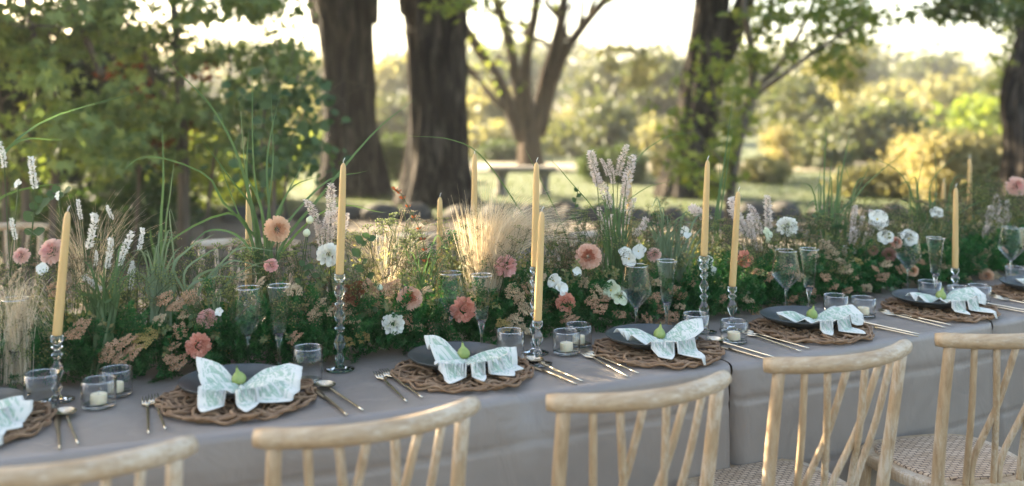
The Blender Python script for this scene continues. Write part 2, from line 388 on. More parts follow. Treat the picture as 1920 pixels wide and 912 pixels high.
def in_ellipsoid(n, c, r, shell=.35):
    v = rng.normal(size=(n, 3)); v /= np.linalg.norm(v, axis=1)[:, None]
    return np.asarray(c)+v*(rng.uniform(shell**3, 1, n)**(1/3))[:, None]*np.asarray(r)
def stuff_mesh(name, VF, mat): return fast_mesh(name, VF[0], VF[1], [mat])

# chinks in the high crowns that let two shafts of sun through to the table
FLECKS = [(sheet(712, 432, .78), .17), (at(800, 770, 1.95), .045), (sheet(1240, 455, .8), .10)]
def chinks(P):
    k = np.ones(len(P), bool); s = np.array(SUN_DIR)
    for q, r in FLECKS:
        d = P-np.asarray(q); a = d@s; k &= ~((np.linalg.norm(d-a[:, None]*s, axis=1) < r+.08) & (a > 0))
    return k

def trunk_mesh(path, rad, mat, n=72, lobes=None, rough=.045, seed=0, rows=80, flare=.5, flare_h=.55):
    P = smooth_path(path, rows); k = len(P); R = np.interp(np.linspace(0, 1, k), np.linspace(0, 1, len(rad)), rad)
    V, F = tube(P, 1.0, n); r2 = np.random.default_rng(seed)
    ph = r2.uniform(0, 6.28, 12); a = np.linspace(0, 2*PI, n, endpoint=False)
    for i in range(k):
        h = P[i][2]-P[0][2]; f = 1+flare*math.exp(-max(h, 0)/flare_h)
        ridge = sum(math.sin(ph[j])*0+np.sin(a*(5+4*j)+ph[j]+.9*math.sin(h*(1.4+.6*j)+ph[j+5])+.5*math.sin(h*(4+j)+ph[j]))/(1+.25*j) for j in range(6))
        prof = 1+rough*ridge
        if lobes is not None:
            for (la, lw, ld) in lobes:
                dd = (a-la-.12*math.sin(h*.8)+PI) % (2*PI)-PI; prof = prof-ld*np.exp(-(dd/lw)**2)
        ring = V[i*n:(i+1)*n]-P[i]; V[i*n:(i+1)*n] = P[i]+ring*(R[i]*f*prof)[:, None]
    return fast_mesh('trunk', V, F, [mat], smooth=True)
def limb(path, r0, r1, n=8, k=14):
    P = smooth_path(path, k); return tube(P, np.linspace(r0, r1, k), n)
def grow(geo, start, direction, length, r, depth, tips, r2, spread=.55, up=.15, seg=6):
    d = unit(direction); P = [np.asarray(start, float)]
    for i in range(seg):
        d = unit(d+r2.normal(size=3)*.13+np.array([0, 0, up*.3])); P.append(P[-1]+d*length/seg)
    V, F = tube(P, np.linspace(r, r*.55, len(P)), 6 if depth else 5); geo.add(V, F)
    if depth == 0: tips.append(P[-1]); tips.append(P[-3]); return
    for j in range(3 if depth > 1 else 2):
        st = P[-1-(j*seg//4)]; grow(geo, st, d+r2.normal(size=3)*spread, length*r2.uniform(.6, .8), r*.55, depth-1, tips, r2, spread, up, seg)

def big_tree(label, x, base_y, d, width_px, path_px, rads, lobes, seed, forks, crown_c, crown_r, n_clump, group='old trees along the lawn'):
    """forks: limbs as lists of (x, y, extra depth); paths in photo pixels at the tree's own distance"""
    b = at(x, base_y, d); b[2] = -.05
    t = thing('old_tree', label, 'tree', b, group=group)
    path = [at(px, py, d)-b for px, py in path_px]; path[0][2] = 0
    link('trunk', trunk_mesh(path, rads, M['bark'], lobes=lobes, seed=seed), t)
    r2 = np.random.default_rng(seed); tips = []
    for pts, r0, r1 in forks:
        P = [at(px, py, d+e)-b for px, py, e in pts]; V, F = limb(P, r0, r1, 12, 20); g = Geo().add(V, F)
        for q in range(3): grow(g, smooth_path(P, 10)[6+q], unit(P[-1]-P[-2])+r2.normal(size=3)*.5, 1.6, r1*.8, 2, tips, r2)
        link('limb', g.mesh('limb', M['bark']), t)
    C = in_ellipsoid(n_clump, np.array(crown_c), crown_r, .2)
    if tips: C = np.concatenate([C, np.array([q+b for q in tips])])
    C = C[C[:, 2] > 3.35+.10*(C[:, 1]-12)]
    Vl, Fl = leaf_cloud(C, .75, 75, .17, keep=lambda P: chinks(P) & (P[:, 2] > CAM_Z+.112*P[:, 1]))
    c = link('crown', fast_mesh('crown', Vl-b, Fl, [M['oak']]), t); c['kind'] = 'stuff'
    return t
# trunks: the two big ones in the middle, the forked one right of centre, the one at the right edge
big_tree('massive dark old trunk with a deep central cleft, leftmost of the two big trunks', 658, 350, 15.6, 95,
         [(664, 362), (660, 300), (656, 200), (652, 90), (645, 0), (640, -120)], [.44, .39, .38, .41, .47, .42],
         [(4.55, .22, .34)], 1, [([(612, 40, 0), (590, -40, 0), (548, -170, -.6)], .25, .16), ([(680, 40, 0), (690, -60, .2), (716, -190, .8)], .25, .16)],
         (-3.2, 15.5, 6.6), (4.6, 3.6, 3.0), 240)
big_tree('broad grey ridged old trunk standing beside the one with the cleft', 820, 368, 14.2, 120,
         [(822, 376), (822, 300), (820, 190), (818, 90), (816, 0), (812, -140)], [.45, .41, .40, .42, .46, .42],
         [(4.95, .2, .3)], 2, [([(780, 20, 0), (760, -80, .2), (715, -200, .4)], .24, .15), ([(850, 10, 0), (880, -90, 0), (930, -210, -.4)], .26, .16)],
         (-.2, 14.5, 6.6), (4.2, 3.8, 3.0), 240)
big_tree('dark forked old trunk right of the middle, behind the slim sapling', 1300, 362, 15.2, 85,
         [(1292, 372), (1298, 300), (1312, 190), (1326, 90), (1338, 0), (1350, -100)], [.36, .315, .30, .28, .26, .22],
         [(4.4, .2, .22)], 3, [([(1335, 150, 0), (1370, 70, -.1), (1398, 0, -.2), (1425, -80, -.2)], .2, .13), ([(1345, -40, 0), (1330, -130, .3), (1290, -230, .8)], .2, .12)],
         (3.4, 15.2, 6.8), (4.6, 3.6, 3.0), 240)
big_tree('thick dark trunk cut off by the right edge of the photo', 1925, 372, 12.5, 60,
         [(1925, 384), (1922, 300), (1918, 240), (1912, 185), (1935, 100), (1950, 0), (1960, -140)], [.27, .22, .21, .23, .2, .2],
         [(4.2, .3, .15)], 4, [([(1935, 110, 0), (1900, -60, .2), (1850, -170, .3)], .13, .08)],
         (7.6, 13.6, 6.2), (3.6, 3.4, 2.6), 150)

big_tree('added shade tree beyond the hedge, out of view on the left', -900, 400, 11.5, 60,  # unseen tree, added so its crown shades the table
         [(-900, 430), (-900, 200), (-890, 0), (-880, -200)], [.3, .26, .25, .22], None, 5, [([(-890, 40, 0), (-820, -120, .2), (-700, -260, .3)], .16, .09)],
         (-8.0, 11.0, 6.0), (4.4, 3.4, 3.0), 240)
big_tree('added shade tree behind the dark hedge at the far left, out of view', -420, 380, 15.5, 60,  # second unseen tree, put in to block the low sun
         [(-420, 400), (-420, 200), (-415, 0), (-410, -160)], [.3, .26, .25, .22], None, 6, [([(-418, 40, 0), (-380, -120, .2), (-320, -260, .3)], .16, .09)],
         (-9.0, 15.0, 6.6), (4.0, 3.4, 3.0), 200)

def shade_maple(label, x, y, c, r, n, seed):  # unseen maple added to keep sun off the table and chairs
    b = np.array([x, y, -.03]); t = thing('maple_tree', label, 'tree', b); r2 = np.random.default_rng(seed); tips = []
    for k in range(3):
        g = Geo(); top = np.array(c)-b+r2.normal(size=3)*np.array([.6, .4, .5]); Q = [np.array([.1*k, 0, 0]), np.array([.15*k, .05, 1.2]), top]; g.add(*limb(Q, .05, .02, 8, 14))
        for q in range(3): grow(g, smooth_path(Q, 10)[5+q], r2.normal(size=3)+np.array([0, 0, .6]), .9, .015, 1, tips, r2)
        link('stem', g.mesh('stem', M['twig']), t)
    C = np.concatenate([in_ellipsoid(n, c, r, .15), np.array(tips)+b]); Vl, Fl = leaf_cloud(C, .32, 60, .1, (MAPLE, MAPLE_F), keep=chinks, flat=.6)
    o = link('crown', fast_mesh('crown', Vl-b, Fl, [M['maple']]), t); o['kind'] = 'stuff'
shade_maple('added maple just out of view on the left, shading the table', -5.9, 6.4, (-5.7, 6.2, 3.3), (1.9, 1.7, 1.5), 130, 31)

# the many-stemmed tree in the middle distance
def vase_tree():
    d = 21.0; b = at(995, 318, d); b[2] = -.03
    t = thing('vase_shaped_tree', 'brown vase-shaped tree with many upright stems rising behind the stone bench', 'tree', b)
    P = [at(x, y, d)-b for x, y in [(996, 330), (994, 285), (992, 240)]]; P[0][2] = 0
    link('trunk', trunk_mesh(P, [.24, .21, .21], M['bark2'], 24, seed=9, rows=24, flare=.35), t)
    tips = []; r2 = np.random.default_rng(11)
    for pts, r0, r1 in [([(978, 262), (940, 165), (905, 105), (868, 50), (820, 0)], .15, .09), ([(986, 250), (968, 150), (952, 70), (930, 0), (915, -60)], .13, .08),
                        ([(995, 250), (985, 150), (990, 90), (1004, 20), (1010, -60)], .13, .08), ([(1004, 250), (1022, 150), (1048, 60), (1062, -30)], .15, .09),
                        ([(1012, 255), (1035, 160), (1062, 95), (1100, 40), (1148, -15)], .13, .08), ([(962, 215), (930, 190), (880, 130), (850, 90)], .08, .05), ([(1040, 150), (1055, 80), (1050, 10)], .08, .05)]:
        Q = [at(x, y, d+(x-995)*.012*((i % 2)*2-1)*.2)-b for i, (x, y) in enumerate(pts)]
        V, F = limb(Q, r0, r1, 8, 18); g = Geo().add(V, F)
        for q in range(4): grow(g, smooth_path(Q, 10)[5+q], unit(Q[-1]-Q[-2])+r2.normal(size=3)*.6, 1.3, r1*.7, 1, tips, r2)
        link('limb', g.mesh('limb', M['bark2']), t)
    C = np.array(tips); C = np.concatenate([C, in_ellipsoid(44, (0, 0, 6.0), (4.2, 2.5, 2.2), .3)])
    Vl, Fl = leaf_cloud(C, .45, 24, .12); c = link('crown', fast_mesh('crown', Vl, Fl, [M['sapling']]), t); c['kind'] = 'stuff'
vase_tree()

# slim sapling right of centre, with bright leaves, arching to the right
def sapling():
    d = 9.2; b = at(1372, 470, d); b[2] = -.03
    t = thing('maple_sapling', 'slim grey-stemmed sapling with bright yellow-green leaves in front of the forked trunk', 'tree', b)
    def px(pts): return [at(x, y, d+e)-b for x, y, e in pts]
    main = px([(1366, 470, 0), (1370, 360, 0), (1384, 270, 0), (1412, 160, .1), (1408, 90, .1), (1396, 20, 0), (1392, -60, 0)]); main[0][2] = 0
    link('trunk', fast_mesh('trunk', *limb(main, .055, .022, 10, 26), [M['twig']], smooth=True), t)
    tips = []; r2 = np.random.default_rng(21)
    for pts, r0, r1 in [([(1415, 165, .1), (1455, 130, .2), (1500, 60, .3), (1530, -10, .4)], .028, .014), ([(1408, 185, .1), (1470, 140, -.2), (1540, 88, -.3), (1600, 50, -.5)], .024, .010),
                        ([(1384, 270, 0), (1350, 220, -.2), (1335, 160, -.3)], .018, .008), ([(1378, 310, 0), (1340, 290, -.3), (1310, 250, -.4)], .016, .008),
                        ([(1405, 90, .1), (1440, 30, .2), (1460, -40, .3)], .02, .012), ([(1372, 350, 0), (1340, 345, -.2), (1305, 330, -.3)], .012, .007)]:
        Q = px(pts); V, F = limb(Q, r0, r1, 6, 12); g = Geo().add(V, F)
        for q in range(2): grow(g, smooth_path(Q, 10)[6+q*3], unit(Q[-1]-Q[-2])+r2.normal(size=3)*.5, .35, r1*.6, 0, tips, r2, seg=4)
        link('limb', g.mesh('limb', M['twig']), t)
    Cp = [(1372, 140), (1385, 175), (1372, 205), (1382, 240), (1362, 262), (1356, 300), (1366, 330), (1352, 350), (1396, 120), (1420, 100), (1440, 60), (1470, 40),
          (1500, 30), (1530, 25), (1560, 40), (1580, 60), (1600, 40), (1620, 70), (1480, 95), (1510, 90), (1550, 100), (1575, 130), (1540, 140), (1590, 20), (1610, 10), (1450, 15), (1420, 20), (1560, 10),
          (1500, -5), (1540, -15), (1470, -10), (1400, 50), (1390, 215), (1345, 290), (1335, 345), (1420, 130), (1625, 25)]
    C = np.array([at(x+r2.normal()*8, y+r2.normal()*8, d+r2.normal()*.35) for x, y in Cp for _ in range(2)])-b
    C = np.concatenate([C, np.array(tips)])
    Vl, Fl = leaf_cloud(C, .14, 17, .085, (MAPLE, MAPLE_F), .1, flat=.4)
    c = link('crown', fast_mesh('crown', Vl, Fl, [M['sapling']]), t); c['kind'] = 'stuff'
sapling()

# sprig of an out-of-view tree's foliage hanging into the top right corner
def hanging_bough(label, pts, d, clumps, mat, n=26, size=.08):
    b = at(*pts[0], d); t = thing('hanging_bough', label, 'branch', b, group='boughs hanging into the top of the view')
    Q = [at(x, y, d)-b for x, y in pts]; V, F = limb(Q, .03, .008, 6, 14); link('limb', fast_mesh('limb', V, F, [M['twig']], smooth=True), t)
    C = np.array([at(x+rng.normal()*8, y+rng.normal()*6, d+rng.normal()*.25) for x, y in clumps for _ in range(2)])-b
    Vl, Fl = leaf_cloud(C, .16, n, size, (MAPLE, MAPLE_F), .2, flat=.5); c = link('leaf_spray', fast_mesh('leaf_spray', Vl, Fl, [mat]), t); c['kind'] = 'stuff'
hanging_bough('leafy bough hanging into the top right corner of the photo', [(1990, -90), (1900, -20), (1820, 5), (1745, 18)], 8.0,
              [(1890, 10), (1860, 20), (1830, 15), (1800, 10), (1770, 18), (1750, 25), (1880, -10), (1840, -15), (1800, -20), (1910, 30), (1780, -15), (1900, 0), (1930, 20)], M['oak'])
hanging_bough('small green sprig hanging over the broad grey trunk at the top', [(900, -80), (875, -10), (845, 15), (815, 22)], 9.0,
              [(860, 5), (840, 15), (822, 20), (880, -10), (850, -15)], M['sapling'], 12)
hanging_bough('pale sunlit bough hanging in the distance right of the sapling crown', [(1650, -90), (1610, 30), (1580, 110), (1550, 160)], 15.5,
              [(1535, 130), (1550, 115), (1570, 120), (1590, 105), (1560, 150), (1585, 140), (1605, 125), (1575, 175), (1600, 160), (1545, 160), (1610, 90), (1590, 190)], M['far_pale'], 22, .11)
hanging_bough('pale sunlit bough hanging in the distance left of the forked trunk', [(1260, -90), (1230, 20), (1205, 90), (1190, 140)], 20,
              [(1185, 95), (1200, 110), (1215, 100), (1195, 130), (1220, 130), (1180, 150), (1210, 150), (1140, 100), (1150, 115)], M['far_pale'], 22, .12)
hanging_bough('loose green bough beside the right-hand trunk', [(1980, -60), (1920, 20), (1890, 80), (1880, 150)], 13,
              [(1890, 60), (1900, 90), (1880, 110), (1900, 130), (1885, 150), (1905, 170), (1915, 50), (1870, 40)], M['sapling'], 14, .09)

# left thicket: two maples, a rounded-leaf shrub, the dark hedge behind
def thicket_tree(name, label, d, foot, stems, clumps, mat, tmpl, size, n, sig, nred=0, single=0, cat='tree', upper=None):
    b = at(foot[0], 400, d); b[2] = -.03; t = thing(name, label, cat, b); r2 = np.random.default_rng(int(d*100)+foot[0])
    for pts, r0, r1 in stems:
        Q = [at(x, y, d+e)-b for x, y, e in pts]
        if pts[0][1] > 380: Q[0][2] = 0
        V, F = limb(Q, r0, r1, 8, 18); g = Geo().add(V, F); tips = []
        for q in range(3): grow(g, smooth_path(Q, 10)[4+2*q], unit(Q[-1]-Q[-2])+r2.normal(size=3)*.8, .5, r1*.5, 1, tips, r2, seg=4)
        link('stem', g.mesh('stem', M['twig']), t)
    C = np.array([at(x, y, d+r2.normal()*.45) for x, y in clumps])-b
    if upper is not None:  # crown extended above the view to shade the table
        Cu = in_ellipsoid(upper[2], upper[0], upper[1], .2); Cu = Cu[Cu[:, 2] > 2.9]; Vu, Fu = leaf_cloud(Cu, .42, 60, .13, keep=lambda P: chinks(P) & (P[:, 2] > CAM_Z+.125*P[:, 1]))
        c = link('upper_crown', fast_mesh('upper_crown', Vu-b, Fu, [mat]), t); c['kind'] = 'stuff'
    Vl, Fl = leaf_cloud(C, sig, n, size, tmpl, .25, flat=.32); c = link('crown', fast_mesh('crown', Vl, Fl, [mat]), t); c['kind'] = 'stuff'
    if single:                                  # the leaves one can pick apart: objects of their own
        me = fast_mesh('leaf', tmpl[0], tmpl[1], [mat])
        for i in range(single):
            q = C[r2.integers(len(C))]+r2.normal(size=3)*np.array([.16, .1, .1]); q[1] -= .35
            R = Matrix(frames(np.array([[r2.normal(), r2.normal()*.5, -.6]]), np.array([[r2.normal()*.5, -.8, .7]]))[0].tolist()).to_euler()
            link('leaf', me, t, q, R, size*r2.uniform(.9, 1.3))
    if nred:
        Cr = np.array([at(x, y, d+.2) for x, y in [(250, 160), (262, 180), (225, 140), (270, 195), (285, 215), (290, 260), (280, 285), (350, 240), (380, 120), (355, 115), (295, 250)]])-b
        Vl, Fl = leaf_cloud(Cr, .13, nred, size*.9, tmpl, .25, flat=.8); c = link('red_leaves', fast_mesh('red_leaves', Vl, Fl, [M['maple_red']]), t); c['kind'] = 'stuff'
    return t
def px_cloud(n, x0, x1, y0, y1, seed, hole=()):
    r2 = np.random.default_rng(seed); out = []
    while len(out) < n:
        x, y = r2.uniform(x0, x1), r2.uniform(y0, y1)
        if all((x-hx)**2/rx**2+(y-hy)**2/ry**2 > 1 for hx, hy, rx, ry in hole): out.append((x, y))
    return out
thicket_tree('maple_tree', 'green maple with tall bare stems at the far left edge of the photo', 7.2, (60, 0),
             [([(48, 430, 0), (50, 250, 0), (70, 120, .1), (40, -40, .1)], .035, .02), ([(90, 430, .2), (105, 200, .2), (60, 60, .2), (55, -40, .2)], .03, .015), ([(190, 140, 0), (165, 80, 0), (130, 10, 0), (95, -60, 0)], .03, .02), ([(15, 430, 0), (5, 260, 0), (-20, 100, 0)], .03, .02)],
             px_cloud(80, -60, 235, -40, 230, 5, ((15, 190, 60, 60), (150, 140, 60, 50), (110, 60, 30, 25)))+px_cloud(26, -60, 260, 230, 330, 6), M['maple'], (MAPLE, MAPLE_F), .08, 30, .15, single=120, upper=((-4.8, 7.2, 4.7), (2.6, 2.0, 2.3), 270))
thicket_tree('maple_tree', 'leafy maple with a slim straight trunk and some red leaves left of the trunks', 8.2, (345, 0),
             [([(345, 430, 0), (344, 320, 0), (340, 200, 0), (330, 60, .1), (318, -60, .1)], .055, .03), ([(378, 430, .2), (400, 310, .2), (428, 190, .2), (430, 60, .3)], .018, .01), ([(342, 240, 0), (290, 150, 0), (250, 60, 0), (180, -20, 0)], .03, .015), ([(250, 420, .3), (262, 330, .3), (280, 240, .3)], .02, .012)],
             px_cloud(84, 235, 560, -40, 235, 7, ((455, 60, 60, 30), (300, 12, 40, 18), (410, 150, 36, 30)))+px_cloud(36, 120, 330, 190, 330, 8)+px_cloud(14, 380, 540, 180, 300, 9), M['maple'], (MAPLE, MAPLE_F), .08, 30, .15, nred=26, single=120, upper=((-3.4, 9.2, 5.2), (2.6, 2.0, 2.4), 250))
ROUND = np.array([(0, 0, 0), (.3, .2, .03), (.42, .55, .05), (.2, .9, 0), (0, 1, -.03), (-.2, .9, 0), (-.42, .55, .05), (-.3, .2, .03)], float); ROUND_F = np.array([(0, i, i+1) for i in range(1, 7)])
thicket_tree('rounded_leaf_shrub', 'tall slender shrub with dark rounded leaves just left of the big trunks', 6.6, (530, 0),
             [([(512, 440, 0), (515, 330, 0), (530, 230, 0), (560, 140, 0)], .014, .007), ([(525, 440, .1), (540, 300, .1), (575, 200, .1)], .011, .006), ([(505, 440, 0), (490, 300, 0), (500, 180, 0)], .012, .007)],
             px_cloud(30, 478, 590, 140, 330, 12, ((560, 300, 20, 14),)), M['round_leaf'], (ROUND, ROUND_F), .06, 20, .13, single=60, cat='shrub')
def shrub(name, label, px0, px1, top, d, mat, n_clump, n, size, sig, depth=1.6, group=None, shell=.55, round_=True, cat='shrub', zbase=0.0):
    """a rounded or boxy shrub standing on the ground, seen between columns px0 and px1 with its top at row top"""
    c = at((px0+px1)/2, top, d); h = c[2]-zbase; wd = (px1-px0)/FPX*d/2; b = np.array([c[0], c[1], zbase-.02])
    t = thing(name, label, cat, b, group=group)
    r2 = np.random.default_rng(int(px0*7+d*13+5000)); g = Geo()
    for q in range(5):
        V, F = limb([(r2.normal()*.1, r2.normal()*.1, 0), (r2.normal()*wd*.2, r2.normal()*.2, h*.4), (r2.normal()*wd*.5, r2.normal()*.4, h*.8)], .04*h/2+.01, .012, 5, 8); g.add(V, F)
    link('stem', g.mesh('stem', M['twig']), t)
    C = in_ellipsoid(n_clump, (0, 0, h*.5), (wd*.92, depth/2, h*.5), shell)
    if not round_: C = np.stack([r2.uniform(-wd, wd, n_clump), r2.uniform(-depth/2, depth/2, n_clump), h*np.sqrt(r2.uniform(.02, 1, n_clump))*(.86+.1*np.sin(np.arange(n_clump)))], 1)
    C[:, 2] = np.clip(C[:, 2], .08, None)
    Vl, Fl = leaf_cloud(C, sig, n, size); c = link('crown', fast_mesh('crown', Vl, Fl, [mat]), t); c['kind'] = 'stuff'
    return t
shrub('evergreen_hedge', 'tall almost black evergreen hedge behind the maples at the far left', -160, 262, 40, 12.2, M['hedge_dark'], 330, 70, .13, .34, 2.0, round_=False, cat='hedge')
shrub('sunlit_shrub', 'sunlit yellow-green shrub glowing behind the slim maple trunk', 262, 420, 205, 13.5, M['sapling'], 70, 45, .1, .24)
shrub('sunlit_shrub', 'low sunlit yellow-green shrub beside the foot of the rounded-leaf shrub', 395, 545, 285, 14.5, M['sapling'], 55, 40, .1, .2)
shrub('low_dark_shrub', 'low dark-leaved shrub under the maples behind the flowers', 180, 345, 340, 9.4, M['round_leaf'], 50, 45, .08, .2)
shrub('low_dark_shrub', 'low dark shrub at the left edge under the tall maple stems', -40, 150, 330, 9.0, M['round_leaf'], 50, 45, .08, .2)
shrub('clipped_bush', 'small square clipped bush between the two big trunks', 712, 768, 252, 18.5, M['box'], 60, 60, .09, .13, .8, round_=False)
shrub('clipped_bush', 'dark round clipped bush behind the tall feathery plumes', 1092, 1212, 280, 18.0, M['box'], 90, 70, .09, .14, 1.2, shell=.8)
shrub('clipped_bush', 'small round bush left of the stone bench', 905, 975, 268, 24, M['box'], 50, 50, .1, .16, 1.0, shell=.8)
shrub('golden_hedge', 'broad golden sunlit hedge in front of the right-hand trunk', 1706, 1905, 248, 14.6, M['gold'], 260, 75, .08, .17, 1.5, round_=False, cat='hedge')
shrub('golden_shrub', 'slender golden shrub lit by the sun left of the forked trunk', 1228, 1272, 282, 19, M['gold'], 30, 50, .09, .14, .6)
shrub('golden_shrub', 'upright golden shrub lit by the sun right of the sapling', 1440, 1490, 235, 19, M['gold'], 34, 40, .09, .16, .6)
shrub('pale_grass_mound', 'pale sunlit mound of dry grass below the grey-green shrubs', 1395, 1470, 300, 18, M['far_pale'], 40, 50, .1, .15, .9)
shrub('pale_grass_mound', 'wide pale sunlit mound of dry grass in front of the golden hedge', 1560, 1712, 318, 15.5, M['far_pale'], 60, 60, .09, .15, 1.0)
shrub('pale_grass_mound', 'pale sunlit bank of dry grass between the bench and the round bush', 1010, 1170, 205, 32, M['far_pale'], 80, 50, .14, .3, 2.0)
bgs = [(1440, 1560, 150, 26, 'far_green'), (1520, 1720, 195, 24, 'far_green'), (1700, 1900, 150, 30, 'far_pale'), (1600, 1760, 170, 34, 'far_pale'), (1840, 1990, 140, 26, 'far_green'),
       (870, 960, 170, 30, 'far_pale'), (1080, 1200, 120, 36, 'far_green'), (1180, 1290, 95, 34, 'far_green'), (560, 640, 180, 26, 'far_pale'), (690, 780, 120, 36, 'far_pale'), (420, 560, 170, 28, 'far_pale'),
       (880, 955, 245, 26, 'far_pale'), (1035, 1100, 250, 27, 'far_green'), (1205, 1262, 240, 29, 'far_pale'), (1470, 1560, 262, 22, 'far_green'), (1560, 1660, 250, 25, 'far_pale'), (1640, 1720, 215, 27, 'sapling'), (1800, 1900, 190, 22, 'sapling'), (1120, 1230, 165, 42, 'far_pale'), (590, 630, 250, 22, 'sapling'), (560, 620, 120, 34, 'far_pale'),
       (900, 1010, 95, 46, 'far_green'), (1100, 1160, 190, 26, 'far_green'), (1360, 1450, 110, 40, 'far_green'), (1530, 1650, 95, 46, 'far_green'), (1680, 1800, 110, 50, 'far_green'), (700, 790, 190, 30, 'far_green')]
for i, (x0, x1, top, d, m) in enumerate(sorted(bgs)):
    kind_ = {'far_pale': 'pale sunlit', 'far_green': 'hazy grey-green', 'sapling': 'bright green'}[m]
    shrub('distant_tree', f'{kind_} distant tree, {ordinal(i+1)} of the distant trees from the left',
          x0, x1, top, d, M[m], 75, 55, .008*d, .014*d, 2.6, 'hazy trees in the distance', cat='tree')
def far_wood():
    C = []
    for i in range(520):
        d = rng.uniform(52, 75); x = rng.uniform(-200, 2120)
        top = 98+22*math.sin(x*.011)+16*math.sin(x*.037+2)+rng.uniform(0, 40)
        q = at(x, top, d); C.append([q[0], q[1], rng.uniform(.3, 1)*q[2]])
    VF = leaf_cloud(np.array(C), 1.0, 60, .5); o = link('far_wood', stuff_mesh('far_wood', VF, M['far_green']))
    tag(o, 'far-off hazy wood closing the view under the sky', 'wood', kind='stuff')
far_wood()

# lawn grass, border stones, bench
P = np.stack([rng.uniform(-11, 13, 42000), LAWN_Y+.1+rng.uniform(0, 1, 42000)**1.5*12, np.zeros(42000)], 1)
D = rng.normal(size=P.shape)*.35+np.array([0, 0, 1.])
VF = scatter(np.array([(-.09, 0, 0), (.09, 0, 0), (.02, 1, .12)]), np.array([(0, 1, 2)]), P, frames(D), rng.uniform(.03, .085, len(P)))
tag(link('lawn_grass', stuff_mesh('lawn_grass', VF, M['grass'])), 'short uneven lawn grass behind the stone border', 'grass', kind='stuff')
def rock_mesh(seed):
    r2 = np.random.default_rng(seed); n, k = 12, 7; V = []; ph = r2.uniform(0, 6.28, 8)
    for i in range(k):
        e = -PI/2*.55+(PI/2*1.55)*i/(k-1)
        for j in range(n):
            a = 2*PI*j/n; r = 1+.16*math.sin(2*a+ph[0])+.1*math.sin(3*a+ph[1]+i)+.07*r2.normal()
            V.append((math.cos(a)*math.cos(e)*r, math.sin(a)*math.cos(e)*r*.8, math.sin(e)*.62+.3))
    F = [[i*n+j, i*n+(j+1) % n, (i+1)*n+(j+1) % n, (i+1)*n+j] for i in range(k-1) for j in range(n)]+[[n-1-j for j in range(n)]]
    return fast_mesh('border_stone', V, F, [M['stone']], smooth=True)
rocks = [rock_mesh(i) for i in range(5)]
for i in range(34):
    x = -7.6+i*.46+random.uniform(-.06, .06); s = random.uniform(.17, .27)
    o = link('border_stone', rocks[i % 5], None, (x, LAWN_Y-.12+random.uniform(-.08, .08), -.03), (0, 0, random.uniform(0, 6)), s)
    tag(o, f'dark rounded border stone edging the lawn, {ordinal(i+1)} from the left', 'stone', 'border stones along the lawn')
b = at(980, 350, 15.4); b[2] = 0
t = thing('stone_bench', 'low pale stone bench on the lawn in front of the vase-shaped tree', 'bench', b)
g = Geo().add(*box(-.52, .52, -.19, .19, .375, .45)); me = g.mesh('seat', M['bench'], False); o = link('seat', me, t); bm = o.modifiers.new('bevel', 'BEVEL'); bm.width = .015
for s in (-.33, .33):
    g = Geo().add(*lathe([(.0, 0), (.12, 0), (.11, .05), (.075, .1), (.08, .28), (.11, .34), (.12, .3745), (0, .3745)], 8)); link('leg', g.mesh('leg', M['bench'], False), t, (s, 0, 0))

